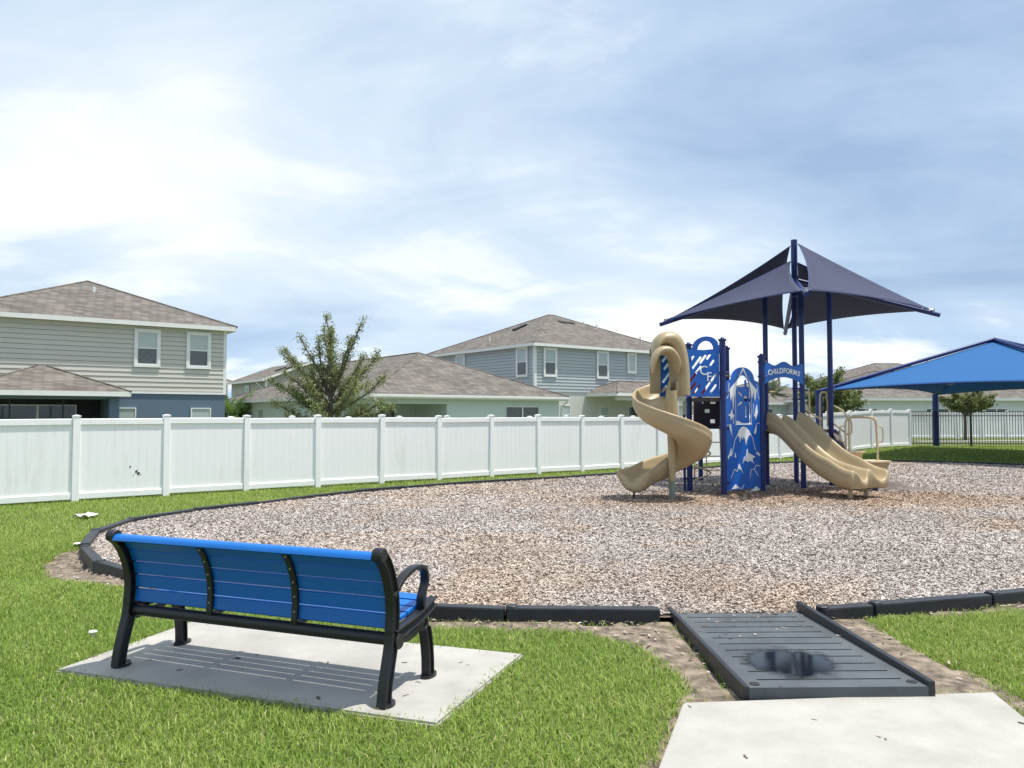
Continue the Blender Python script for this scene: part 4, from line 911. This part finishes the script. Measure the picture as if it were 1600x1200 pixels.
# sail roof ---------------------------------------------------------
MA = Vector((6.33, 17.10, 0)); tips = {'front': Vector((5.33, 13.85, 3.79)), 'rear': Vector((7.18, 20.1, 3.77)), 'left': Vector((3.62, 18.15, 3.77)), 'right': Vector((9.16, 16.6, 3.79))}
mb = MB(); mb.tube([MA + Z * 4.25, MA + Z * 5.52], .068, 16); mast = pp('mast', mb, M_navy, smooth=True)
mb = MB(); mb.tube([MA + Z * 4.55, MA + Z * 4.70], .092, 16); pp('mast_collar', mb, M_navy, mast, smooth=True)
for q in (p_A, p_B, p_C, p_D):
    mb = MB(); mb.tube([q + Z * 4.34, MA + Z * 4.42], .04, 10); pp('brace', mb, M_navy, mast, smooth=True)
for nme, tp in tips.items():
    c = MA + Z * 4.62; d = (tp - c).normalized(); mb = MB(); mb.tube([c, tp + d * .12], .048, 12); arm = pp('roof_arm', mb, M_navy, smooth=True)
    mb = MB(); mb.tube([tp + Z * .02, tp + Z * .10], .02, 8); mb.tube([tp - d * .25 + Z * .05, tp + Z * .09], .012, 6); pp('turnbuckle', mb, M_steel, arm)
def sail(a, b, ztop):
    ta, tb = tips[a] + Z * .06, tips[b] + Z * .06; c = MA + Z * ztop; mid = (ta + tb) / 2
    off = (mid - MA); off.z = 0; off.normalize(); p0 = c + off * .13
    cenp = (p0 + ta + tb) / 3; ta = ta.lerp(cenp, .045); tb = tb.lerp(cenp, .045)
    N = 22; grid_ = []
    def edge(p, q, bul):
        m2 = (p + q) / 2; ind = (cenp - m2); return lambda t: p.lerp(q, t) + ind * (4 * t * (1 - t) * bul)
    eA = edge(p0, ta, .10); eB = edge(p0, tb, .10); eC = edge(ta, tb, .20)
    for i in range(N + 1):
        v = i / N; row = []
        for j in range(N + 1):
            u = j / N; base_ = eA(v).lerp(eB(v), u); corr = (eC(u) - ta.lerp(tb, u)); row.append(base_ + corr * v ** 1.6 + Z * (-.10 * math.sin(math.pi * v) * 4 * u * (1 - u)))
        grid_.append(row)
    mb = MB(); mb.grid(grid_); s = pp('roof_sail', mb, M_sail)
    bm = bmesh.new(); bm.from_mesh(s.data); bmesh.ops.remove_doubles(bm, verts=bm.verts, dist=.001); bm.to_mesh(s.data); bm.free(); s.data.polygons.foreach_set('use_smooth', [True] * len(s.data.polygons))
    sd_ = s.modifiers.new('thick', 'SOLIDIFY'); sd_.thickness = .006
    for q0, q1 in ((p0, c + off * .06), (ta, tips[a] + Z * .05), (tb, tips[b] + Z * .05)):
        mb = MB(); mb.tube([q0, q1], .012, 6); dd = (cenp - q0).normalized(); mb.box(q0.x + dd.x * .1 - .02, q0.x + dd.x * .1 + .02, q0.y + dd.y * .1 - .02, q0.y + dd.y * .1 + .02, q0.z + dd.z * .1 - .01, q0.z + dd.z * .1 + .025); pp('corner_shackle', mb, M_steel, s)
    for e in (eA, eB, eC):
        mb = MB(); mb.tube([e(k / 16) for k in range(17)], .010, 6); pp('edge_cable', mb, M_navy, s)
sail('front', 'right', 5.40); sail('front', 'left', 5.02); sail('left', 'rear', 5.40); sail('rear', 'right', 5.02)
# climbers at the back left
mb = MB(); q = Vector((3.93, 16.6, 0)); mb.tube([q - Z * .05, q + Z * 1.75], .02, 8)
hel = [q + Vector((.17 + .17 * math.cos(t - math.pi), .17 * math.sin(t), .12 + t / (2 * math.pi) * .42)) for t in [2 * math.pi * 2.9 * k / 60 for k in range(61)]]; mb.tube(hel, .017, 8); pp('corkscrew_climber', mb, M_tanm, smooth=True)
la, lb_ = Vector((4.56, 18.0, 0)), Vector((4.90, 18.0, 0)); mb = MB()
for p in (la, lb_): mb.tube([p + Z * .0, p + Vector((-.10, -.2, 1.55))], .016, 8)
for k in range(4):
    t = .2 + k * .21; mb.tube([la + Vector((-.10, -.2, 1.55)) * t, lb_ + Vector((-.10, -.2, 1.55)) * t], .014, 8)
pp('ladder', mb, M_tanm, smooth=True)
# transfer steps with rails right of the double slide
s1 = Vector((7.12, 16.30, 0)); s2 = Vector((7.42, 15.90, 0))
def platform(c, z, w, d):
    mb = MB(); u = Vector((.95, .31, 0)); v = Vector((-.31, .95, 0)); q = [c - u * w - v * d, c + u * w - v * d, c + u * w + v * d, c - u * w + v * d]
    mb.add([p + Z * (z - .04) for p in q] + [p + Z * z for p in q], [(3, 2, 1, 0), (4, 5, 6, 7), (0, 1, 5, 4), (1, 2, 6, 5), (2, 3, 7, 6), (3, 0, 4, 7)]); o = pp('transfer_step', mb, M_tanm, bevel=.01)
    mb = MB(); q2 = [c + (p - c) * .72 for p in q]; mb.add([p + Z * (z - .22) for p in q2] + [p + Z * (z - .042) for p in [c + (p - c) * .9 for p in q]], [(3, 2, 1, 0), (4, 5, 6, 7), (0, 1, 5, 4), (1, 2, 6, 5), (2, 3, 7, 6), (3, 0, 4, 7)]); pp('step_skirt', mb, M_tan, o)
    return o
platform(s1, .84, .22, .24); platform(s2, .66, .27, .26)
for p in (s1 + Vector((-.12, .0, 0)), s2 + Vector((.06, -.02, 0))):
    mb = MB(); mb.tube([p - Z * .05, p + Z * .62], .055, 12); pp('step_post', mb, M_navy)
mb = MB(); q = [p_D + Vector((.02, -.02, 1.25)), p_D + Vector((.20, .03, 1.25)), s1 + Vector((.02, .18, .86)), s1 + Vector((-.2, .14, .86))]; mb.add([p for p in q] + [p - Z * .05 for p in q], [(0, 1, 2, 3), (7, 6, 5, 4), (0, 4, 5, 1), (1, 5, 6, 2), (2, 6, 7, 3), (3, 7, 4, 0)]); pp('step_stringer', mb, M_brown)
def rail(pts_, r=.02): mb = MB(); mb.tube(bez(pts_, 6), r, 8); return pp('handrail', mb, M_tanm, smooth=True)
qD = p_D
rail([qD + Vector((-.22, .05, 1.34)), qD + Vector((-.22, .05, 1.9)), qD + Vector((-.20, .05, 2.06)), qD + Vector((-.13, .05, 2.10)), qD + Vector((-.06, .05, 2.06)), qD + Vector((-.05, .05, 1.9)), qD + Vector((-.05, .05, 1.34))])
rail([qD + Vector((-.22, .05, 1.36)), qD + Vector((-.14, .05, 1.27)), qD + Vector((0, .02, 1.27))])
rail([p_C + Vector((.04, .10, 1.6)), p_C + Vector((.05, .1, 2.02)), p_C + Vector((.11, .1, 2.10)), p_C + Vector((.18, .1, 2.02)), p_C + Vector((.18, .1, 1.5))])
rail([p_C + Vector((.08, .1, 1.72)), p_C + Vector((.40, .12, 1.52)), qD + Vector((-.20, .05, 1.50)), qD + Vector((-.22, .05, 1.3))], .018)
r1 = s1 + Vector((-.02, -.02, 0))
rail([qD + Vector((.05, -.03, 1.80)), qD + Vector((.2, -.2, 1.66)), r1 + Vector((.0, 0, 1.52)), r1 + Vector((.06, 0, 1.50)), r1 + Vector((.09, 0, 1.40)), r1 + Vector((.08, 0, 1.22)), r1 + Vector((.02, 0, 1.18))], .018)
rail([qD + Vector((.05, -.03, 1.40)), r1 + Vector((.02, 0, 1.17))], .018)
rail([r1 + Vector((-.04, 0, .84)), r1 + Vector((-.04, 0, 1.38)), r1 + Vector((0, 0, 1.50)), r1 + Vector((.10, -.03, 1.545)), s2 + Vector((-.02, -.02, 1.54)), s2 + Vector((.06, -.02, 1.50)), s2 + Vector((.10, -.02, 1.38)), s2 + Vector((.12, -.02, .66))], .024)
rail([r1 + Vector((.03, 0, .84)), r1 + Vector((.03, 0, 1.52))], .02)
for c, sg_ in ((r1 + Vector((-.04, 0, 0)), -1), (s2 + Vector((.115, -.02, 0)), 1)):
    rail([c + Z * 1.02, c + Vector((sg_ * .10, 0, 1.04)), c + Vector((sg_ * .12, 0, 1.12)), c + Vector((sg_ * .12, 0, 1.26)), c + Vector((sg_ * .10, 0, 1.34)), c + Z * 1.37], .015)

# ------------------------------------------------------------------ big blue shade canopy
SHD = thing('shade_canopy', 'large bright blue hip shade canopy on navy posts at right', 'canopy', (14.5, 28.0, 0))
cL = Vector((10.95, 27.4, 0)); cBk = Vector((18.25, 33.1, 0)); dd = Vector((.598, -.802, 0)) * 9.0; cR = cL + dd; cFR = cBk + dd
HC = 2.42; cen = (cL + cBk + cR + cFR) / 4; APX = Vector((17.0, 27.0, 4.20))
def sp_(name, mb, m, parent=None, **k):
    o = put(name, mb, m, parent or SHD, **k)
    if parent is None: o.matrix_parent_inverse = Matrix.Translation(SHD.location).inverted()
    return o
for c in (cL, cBk, cR, cFR):
    g = gz1(c.x, c.y); mb = MB(); mb.tube([c + Z * (g - .2), c + Z * (HC + .06)], .125, 18); po = sp_('post', mb, M_navy, smooth=True)
    mb = MB(); mb.tube([c + Z * HC, c.lerp(APX, .08) + Z * .0 + Z * (HC * .92 + .05)], .05, 10); sp_('corner_bracket', mb, M_steel, po)
    mb = MB(); st_ = c + Z * (HC + .02); mb.tube([st_, st_.lerp(APX + Z * .06, 1.0)], .065, 12); hp = sp_('hip_pipe', mb, M_navy, smooth=True)
    for t in (.30, .62):
        q = st_.lerp(APX, t); mb = MB(); mb.tube([q - Z * .02, q - Z * .2], .02, 6); mb.tube([q + Vector((-.15, 0, -.12)), q + Vector((.15, 0, -.10))], .03, 6); sp_('fabric_clip', mb, M_steel, hp)
def cpan(a, b):
    pa, pb = a + Z * (HC - .02), b + Z * (HC - .02); ap = APX - Z * .02; N = 20; g_ = []; m2 = (pa + pb) / 2; inw = (ap - m2); inw.z = 0
    pa = pa.lerp(ap, .03); pb = pb.lerp(ap, .03)
    for i in range(N + 1):
        v = i / N; row = []
        for j in range(N + 1):
            u = j / N; e = pa.lerp(pb, u) + (inw * .13 + Z * .16) * (4 * u * (1 - u)); q = e.lerp(ap, v)
            q = q + Z * (-.03 * math.sin(math.pi * v) + .03 * math.sin(math.pi * v) * 4 * u * (1 - u)); row.append(q)
        g_.append(row)
    mb = MB(); mb.grid(g_); o = sp_('fabric_panel', mb, M_canopy); bm = bmesh.new(); bm.from_mesh(o.data); bmesh.ops.remove_doubles(bm, verts=bm.verts, dist=.001); bm.to_mesh(o.data); bm.free()
    o.data.polygons.foreach_set('use_smooth', [True] * len(o.data.polygons)); m_ = o.modifiers.new('thick', 'SOLIDIFY'); m_.thickness = .008
    mb = MB(); mb.tube([pa.lerp(pb, k / 24) + (inw * .13 + Z * .16) * (4 * (k / 24) * (1 - k / 24)) - Z * .0 for k in range(25)], .018, 6); sp_('hem_cable', mb, M_navy, o)
for a, b in ((cL, cR), (cR, cFR), (cFR, cBk), (cBk, cL)): cpan(a, b)

# ------------------------------------------------------------------ trees and plants
def leaf_mesh(name, C, size, cols, up=.3):
    n = len(C); d = RNG.normal(size=(n, 3)); d /= np.linalg.norm(d, axis=1)[:, None]; w = np.cross(d, RNG.normal(size=(n, 3))); w /= np.linalg.norm(w, axis=1)[:, None] + 1e-9
    s = size * (0.6 + 0.8 * RNG.random((n, 1))); L = d * s; Wd = w * s * .42
    V = np.stack([C - L * .5, C + Wd * .5, C + L * .5, C - Wd * .5], 1).reshape(-1, 3)
    return raw_mesh(name, V, np.arange(n * 4).reshape(n, 4), np.repeat(cols, 4, 0), M_leaf)
def raw_mesh(name, V, F, colr, m):
    me = bpy.data.meshes.new(name); me.vertices.add(len(V)); me.vertices.foreach_set('co', np.ascontiguousarray(V, np.float32).ravel())
    k = F.shape[1]; me.loops.add(F.size); me.loops.foreach_set('vertex_index', np.ascontiguousarray(F, np.int32).ravel()); me.polygons.add(len(F))
    me.polygons.foreach_set('loop_start', np.arange(0, F.size, k, dtype=np.int32))
    try: me.polygons.foreach_set('loop_total', np.full(len(F), k, np.int32))
    except Exception: pass
    a = me.color_attributes.new('Col', 'FLOAT_COLOR', 'POINT'); c4 = np.ones((len(V), 4), np.float32); c4[:, :3] = colr; a.data.foreach_set('color', c4.ravel())
    me.update(calc_edges=True); me.materials.append(m); return me
def tree(name, label, loc, limbs, leafn, leaf, palette, trunk_h, trunk_r, spread, group='trees behind the fences', twigs=5):
    root = thing(name, label, 'tree', loc, 0, group); tb = MB(); C = []; 
    tb.tube([(0, 0, -.2), (.02, 0, trunk_h * .5), (0, .02, trunk_h)], [trunk_r, trunk_r * .85, trunk_r * .7], 9)
    for (az, el, L, h0) in limbs:
        a = R(az); d = Vector((math.cos(a) * math.cos(R(el)), math.sin(a) * math.cos(R(el)), math.sin(R(el)))); p = Vector((0, 0, h0)); pth = [p.copy()]
        for k in range(7):
            d = (d + Vector((random.uniform(-.12, .12), random.uniform(-.12, .12), random.uniform(-.05, .12)))).normalized(); p = p + d * (L / 7); pth.append(p.copy())
        tb.tube(pth, [trunk_r * .45 * (1 - i / 8) + .006 for i in range(8)], 6)
        for k in range(2, 8):
            for _ in range(twigs):
                dd_ = (d * .7 + Vector((random.gauss(0, .6), random.gauss(0, .6), random.gauss(.15, .5)))).normalized(); ln = L * random.uniform(.08, .20) * (1.25 - .1 * k)
                q = pth[k] + (pth[k - 1] - pth[k]) * random.random(); e = q + dd_ * ln; tb.tube([q, (q + e) / 2 + Vector((0, 0, .02)), e], [.009, .006, .003], 4, caps=False)
                m = max(2, int(leafn * random.uniform(.5, 1.4)))
                for j in range(m):
                    t = random.random() ** .7; C.append(q.lerp(e, t) + Vector((random.gauss(0, spread), random.gauss(0, spread), random.gauss(0, spread))))
    put('trunk', tb, M_bark, root, smooth=True)
    C = np.array([tuple(c) for c in C]); pal = np.array(palette); cols = 2.2 * pal[RNG.integers(0, len(pal), len(C))] * (0.7 + .6 * RNG.random((len(C), 1)))
    link('crown', leaf_mesh('crown', C, leaf, cols), root); return root
PAL1 = [(.105, .128, .045), (.140, .155, .062), (.085, .108, .038), (.185, .178, .085), (.060, .085, .030)]
limbs = []
for k in range(17): limbs.append((random.uniform(0, 360), random.uniform(8, 60), random.uniform(1.3, 2.0), random.uniform(.8, 2.2)))
for az, el, L, h in ((0, 12, 1.9, 1.2), (180, 14, 1.9, 1.1), (195, 28, 2.0, 1.5), (350, 30, 2.1, 1.6), (0, 40, 2.1, 1.9), (178, 45, 2.0, 1.9), (10, 68, 2.3, 2.2), (170, 66, 2.0, 2.1), (60, 74, 2.2, 2.3), (330, 58, 2.0, 2.0), (120, 76, 1.9, 2.2), (200, 60, 1.8, 2.1), (-20, 45, 1.9, 1.9), (185, 35, 1.6, 1.4), (5, 25, 1.7, 1.3), (90, 80, 1.9, 2.3), (270, 70, 1.9, 2.2)): limbs.append((az, el, L, h))
tree('elm_tree', 'sparse spiky young elm tree behind fence left of mint house', (-5.3, 22.4, 0), limbs, 19, .064, PAL1, 2.4, .09, .055, twigs=8)
PAL2 = [(.068, .088, .028), (.090, .105, .036), (.050, .068, .022), (.115, .118, .045)]
limbs = [(random.uniform(0, 360), random.uniform(-12, 78), random.uniform(1.0, 1.85), random.uniform(1.1, 2.3)) for _ in range(48)]
tree('oak_tree', 'full round oak tree behind fence beside the blue canopy corner', (15.3, 37.0, 0), limbs, 11, .15, PAL2, 2.4, .11, .09, twigs=7)
limbs = [(random.uniform(0, 360), random.uniform(-12, 38), random.uniform(.9, 1.45), random.uniform(1.45, 2.15)) for _ in range(26)]
tree('oak_tree', 'small flat-topped oak tree beyond the black picket fence', (24.5, 41.6, .2), limbs, 10, .14, PAL2, 2.0, .09, .07, twigs=6)
def fronds(name, label, loc, n, L, h, cols, cat, trunk=0.0, group=None):
    root = thing(name, label, cat, loc, 0, group); V = []; F = []; Cc = []
    if trunk > 0: tb = MB(); tb.tube([(0, 0, 0), (.05, 0, trunk * .5), (0, 0, trunk)], [.16, .13, .11], 10); put('trunk', tb, M_bark, root, smooth=True)
    for i in range(n):
        az = random.uniform(0, 2 * math.pi); el = random.uniform(.15, 1.35); d = Vector((math.cos(az) * math.cos(el), math.sin(az) * math.cos(el), math.sin(el))); p = Vector((random.gauss(0, h), random.gauss(0, h), trunk)); ll = L * random.uniform(.7, 1.1)
        side = d.cross(Z).normalized(); c = random.choice(cols)
        for k in range(14):
            d = (d + Vector((0, 0, -.075))).normalized(); q = p + d * ll / 14
            for sg2 in (-1, 1):
                tip = q + side * sg2 * ll * .22 * math.sin(math.pi * (k + 1.5) / 16) + d * ll * .10 - Z * ll * .05
                o = len(V); V += [tuple(p), tuple(q), tuple(tip), tuple((p + tip) / 2)]; F.append((o, o + 1, o + 2, o + 3)); Cc += [c] * 4
            p = q
    link('crown', raw_mesh('crown', np.array(V), np.array(F), np.array(Cc), M_leaf), root); return root
GC = [(.11, .19, .035), (.14, .23, .045), (.08, .15, .03)]
fronds('palm_shrub', 'bright green frond shrub between left house and mint house', (-17.2, 47.5, .3), 46, 2.0, .45, GC, 'shrub', 1.0)
fronds('palm_shrub', 'second frond shrub just right of the one by left house', (-17.6, 52.0, .3), 30, 1.7, .35, GC, 'shrub', 1.5)
fronds('palm_tree', 'distant palm tree seen between the play structure posts', (22.2, 66.0, 0), 22, 2.1, .05, [(.08, .115, .045), (.11, .14, .06)], 'palm', 3.0)

# ------------------------------------------------------------------ litter and small things
def crumple(name, label, x, y, w, d, h, cat):
    mb = MB(); g = gz1(x, y); rows = [[(x + (i / 6 - .5) * w * (1 - .25 * abs(j / 4 - .5)), y + (j / 4 - .5) * d, g + .035 + h * random.random() * (1 if 0 < i < 6 else .3)) for i in range(7)] for j in range(5)]
    mb.grid(rows); o = put(name, mb, M_paper, smooth=False); m_ = o.modifiers.new('thick', 'SOLIDIFY'); m_.thickness = .004; tag(o, label, cat); return o
crumple('paper_scrap', 'crumpled white paper scrap on grass near the fence', -6.62, 12.0, .28, .30, .05, 'litter')
crumple('paper_scrap', 'flat pale scrap on bare soil beside the border corner', -5.28, 9.45, .12, .12, .02, 'litter')
mb = MB(); mb.tube([(0, 0, -.02), (0, 0, .035)], .014, 12); mb.tube([(.022 * math.cos(t), .022 * math.sin(t), .038) for t in [2 * math.pi * k / 14 for k in range(14)]], .008, 6, closed=True)
tag(put('sprinkler_head', mb, M_paper, loc=(-3.02, 5.60, gz1(-3.02, 5.6))), 'small pale sprinkler head in the grass left of the bench', 'sprinkler')

# ------------------------------------------------------------------ wood chips
def chips(n, y0, y1, size, boxed):
    x = RNG.uniform(-5.7, 17, n); y = RNG.uniform(y0, y1, n)
    keep = inpoly(x, y, BED) & (np.abs(x) < y * .75 + 1.0) & (dpoly(x, y, BED) > .05); x, y = x[keep], y[keep]; n = len(x)
    L = size * (.55 + .9 * RNG.random(n)); w = L * (.22 + .3 * RNG.random(n)); t = .005 + .006 * RNG.random(n)
    az = RNG.uniform(0, 2 * np.pi, n); tl = RNG.normal(0, .28, n); ro = RNG.normal(0, .35, n)
    ex_ = np.stack([np.cos(az) * np.cos(tl), np.sin(az) * np.cos(tl), np.sin(tl)], 1); s_ = np.stack([-np.sin(az), np.cos(az), np.zeros(n)], 1); up_ = np.cross(ex_, s_)
    ey_ = s_ * np.cos(ro)[:, None] + up_ * np.sin(ro)[:, None]; ez_ = np.cross(ex_, ey_)
    c = np.stack([x, y, .036 + .018 * RNG.random(n) + .02 * (fbm(x, y, .8, 2) - .5)], 1)
    fb = fbm(x, y, .45, 21); fb2 = fbm(x, y, 1.3, 31); u = RNG.random(n)
    pal = np.array([(.49, .443, .412), (.43, .386, .358), (.345, .302, .275), (.545, .505, .478), (.275, .235, .211), (.39, .343, .312), (.165, .137, .122)]); cols = pal[RNG.choice(7, n, p=[.22, .21, .17, .11, .12, .10, .07])]
    warm = (sst(.55, .72, fb) * .42 + .30 * sst(.58, .74, fb2))[:, None]; cols = cols * (1 - warm) + cols * np.array([1.02, .86, .68]) * warm
    worn = 1.1 * np.exp(-(((x - 2.6) / 1.6) ** 2 + ((y - 13.8) / .9) ** 2)) + 1.1 * np.exp(-(((x - 5.2) / 2.2) ** 2 + ((y - 15.0) / 1.5) ** 2)) + 1.1 * np.exp(-(((x - 7.6) / 2.3) ** 2 + ((y - 14.2) / 1.1) ** 2)) + .55 * np.exp(-(((x - 1.8) / .9) ** 2 + ((y - 6.9) / .8) ** 2))
    worn = worn * (.6 + .8 * fb2)
    worn = np.clip(worn, 0, 1)[:, None]; cols = cols * (1 - worn * .9) + cols * np.array([.90, .73, .57]) * worn * .9
    cols = cols * (.85 + .3 * RNG.random((n, 1))) * (.95 + .28 * fbm(x, y, .7, 61))[:, None]
    hx, hy, hz_ = ex_ * L[:, None] / 2, ey_ * w[:, None] / 2, ez_ * t[:, None]
    if boxed:
        V = np.stack([c - hx - hy * .7, c + hx - hy, c + hx * .9 + hy * .8, c - hx + hy, c - hx - hy * .7 - hz_, c + hx - hy - hz_, c + hx * .9 + hy * .8 - hz_, c - hx + hy - hz_], 1).reshape(-1, 3)
        F = (np.arange(n)[:, None, None] * 8 + np.array([[0, 1, 2, 3], [0, 4, 5, 1], [1, 5, 6, 2], [2, 6, 7, 3], [3, 7, 4, 0]])[None]).reshape(-1, 4); return V, F, np.repeat(cols, 8, 0)
    V = np.stack([c - hx - hy * .7, c + hx - hy, c + hx * .9 + hy * .8, c - hx + hy], 1).reshape(-1, 3); F = np.arange(n * 4).reshape(n, 4); return V, F, np.repeat(cols, 4, 0)
def soil_chips():
    """stray chips and twigs spilled on the bare soil, ramp top, pad and path"""
    xs2, ys2, zs2 = [], [], []
    for poly, cnt in ((DIRT_A, 2600), (DIRT_B, 2200), (DIRT_C, 1500), (PAD, 26), (PATH, 40), (RAMP, 150)):
        x = RNG.uniform(min(p[0] for p in poly), max(p[0] for p in poly), cnt); y = RNG.uniform(min(p[1] for p in poly), max(p[1] for p in poly), cnt); k = inpoly(x, y, poly); x, y = x[k], y[k]
        db = dpoly(x, y, BED); k = RNG.random(len(x)) < (np.exp(-db / .35) * .9 + .10 if poly not in (PAD, PATH, RAMP) else np.ones(len(x)) if poly is not RAMP else np.clip((y - 5.1) / 1.0, .05, 1)); x, y = x[k], y[k]
        zt = .022 if poly is PAD else .044 if poly is PATH else None
        xs2.append(x); ys2.append(y); zs2.append(rz_(y - 5.23) + .005 if poly is RAMP else gz(x, y) + .022 if zt is None else np.full(len(x), zt))
    x = np.concatenate(xs2); y = np.concatenate(ys2); z = np.concatenate(zs2); n = len(x); L = .016 + .03 * RNG.random(n); az = RNG.uniform(0, 2 * np.pi, n)
    hx = np.stack([np.cos(az), np.sin(az), RNG.normal(0, .12, n)], 1) * L[:, None] / 2; hy = np.stack([-np.sin(az), np.cos(az), RNG.normal(0, .2, n)], 1) * L[:, None] * .17; c = np.stack([x, y, z], 1)
    pal = np.array([(.46, .39, .34), (.34, .28, .24), (.16, .12, .10), (.09, .07, .055)]); cols = pal[RNG.integers(0, 4, n)]
    return np.stack([c - hx - hy, c + hx - hy, c + hx + hy, c - hx + hy], 1).reshape(-1, 3), np.arange(n * 4).reshape(n, 4), np.repeat(cols, 4, 0)
def merge(parts):
    V, F, Cc, o = [], [], [], 0
    for v, f, c in parts: V.append(v); F.append(f + o); Cc.append(c); o += len(v)
    return np.concatenate(V), np.concatenate(F), np.concatenate(Cc)
V, F, Cc = merge([chips(460000, 5.9, 9.3, .029, False), chips(480000, 8.6, 14.0, .034, False), chips(430000, 13.2, 26, .043, False), soil_chips()])
ch_o = link('wood_chips', raw_mesh('wood_chips', V, F, Cc, M_chip)); tag(ch_o, 'loose pale wood chips covering the mulch play area', 'mulch', kind='stuff')
# heap of mulch beside the slide exit, coloured darker than the chips
hx0, hy0 = 8.15, 16.1; N = 22; hm = MB()
hm.grid([[(hx0 + (i / N - .5) * 1.5, hy0 + (j / N - .5) * .8, .0 + .20 * math.exp(-(((i / N - .38) / .17) ** 2 + ((j / N - .5) / .22) ** 2)) + .08 * math.exp(-(((i / N - .72) / .2) ** 2 + ((j / N - .5) / .2) ** 2)) + .025 * random.random()) for i in range(N + 1)] for j in range(N + 1)])
tag(put('mulch_heap', hm, mat('dark_mulch', (.17, .14, .125), .95, .35, 18, .9, 40)), 'low grey heap of mulch beside the transfer steps', 'mulch heap')

# ------------------------------------------------------------------ grass
def grass(n, x0, x1, y0, y1, hgt, wid, lim=.80, seg2=True, avoid=()):
    x = RNG.uniform(x0, x1, n); y = RNG.uniform(y0, y1, n); k = (np.abs(x) < y * lim + .9) & ~inpoly(x, y, BED) & (dpoly(x, y, BED) > .10)
    x, y = x[k], y[k]; wob = .05 * (fbm(x, y, 5, 77) - .5)
    for poly, mar in ((PAD, .0), (PATH, .03), (RAMP, .06), (DIRT_A, .0), (DIRT_B, .0), (DIRT_C, .0)):
        d = dpoly(x, y, poly); ins = inpoly(x, y, poly); sd_ = np.where(ins, -d, d) + wob; pr_ = RNG.random(len(x))
        k = sd_ > mar - (.075 * pr_ ** 3 if poly is PAD else .10 * (pr_ ** 4)); x, y = x[k], y[k]; wob = wob[k]
    n = len(x); z = gz(x, y) - .012
    t = fbm(x, y, 1.1, 41); t2 = fbm(x, y, 3.3, 51); hh = hgt * (.5 + .75 * RNG.random(n)) * (.72 + .55 * t); az = RNG.uniform(0, 2 * np.pi, n); lean = np.abs(RNG.normal(.0, .55, n)) + .12
    d = np.stack([np.cos(az), np.sin(az)], 1); s_ = np.stack([-np.sin(az), np.cos(az)], 1) * (wid * (.6 + .8 * RNG.random(n)))[:, None] * .5
    b = np.stack([x, y], 1); zc = z
    c1 = np.array([.212, .340, .052]); c2 = np.array([.362, .455, .105]); c3 = np.array([.56, .53, .24]); c4 = np.array([.150, .250, .040])
    t3 = fbm(x, y, .55, 91); f = np.clip(.45 * t + .45 * t2 + .9 * (t3 - .45) + RNG.normal(0, .16, n), 0, 1)[:, None]; cols = c1 * (1 - f) + c2 * f
    u = RNG.random(n); cols[u < .05] = c3; cols[u > .86] = c4; cols = cols * (.8 + .4 * RNG.random((n, 1)))
    l1 = (hh * .55 * lean)[:, None]; l2 = (hh * 1.15 * lean)[:, None]; h1 = hh * .62; h2 = hh * (1.0 - .22 * np.minimum(lean, 1.5))
    def P3(xy, zv): return np.concatenate([xy, zv[:, None]], 1)
    if seg2:
        V = np.stack([P3(b - s_, zc), P3(b + s_, zc), P3(b + d * l1 * .75 + s_ * .8, zc + h1), P3(b + d * l1 * .75 - s_ * .8, zc + h1), P3(b + d * l2 + s_ * .08, zc + h2), P3(b + d * l2 - s_ * .08, zc + h2)], 1).reshape(-1, 3)
        F = (np.arange(n)[:, None, None] * 6 + np.array([[0, 1, 2, 3], [3, 2, 4, 5]])[None]).reshape(-1, 4); return V, F, np.repeat(cols, 6, 0)
    V = np.stack([P3(b - s_, zc), P3(b + s_, zc), P3(b + d * l2 + s_ * .12, zc + h2), P3(b + d * l2 - s_ * .12, zc + h2)], 1).reshape(-1, 3); F = np.arange(n * 4).reshape(n, 4); return V, F, np.repeat(cols, 4, 0)
V, F, Cc = merge([grass(430000, -5.5, 5.0, 2.7, 6.6, .043, .0052), grass(60000, 4.4, 10.0, 4.0, 9.5, .045, .008, lim=1.3), grass(270000, -7.8, 0, 6.6, 10.5, .042, .0072), grass(130000, -11.5, 0, 10.5, 17, .045, .012, seg2=False), grass(60000, -4, 9, 16, 26, .06, .02, seg2=False), grass(90000, 6, 27, 23, 34, .06, .03, seg2=False)])
gr = link('grass', raw_mesh('grass', V, F, Cc, M_grass)); tag(gr, 'short green lawn grass around the play area and bench', 'grass', kind='stuff')
print('tris approx', sum(sum(len(p.vertices) - 2 for p in o.data.polygons) for o in (gr, ch_o)))
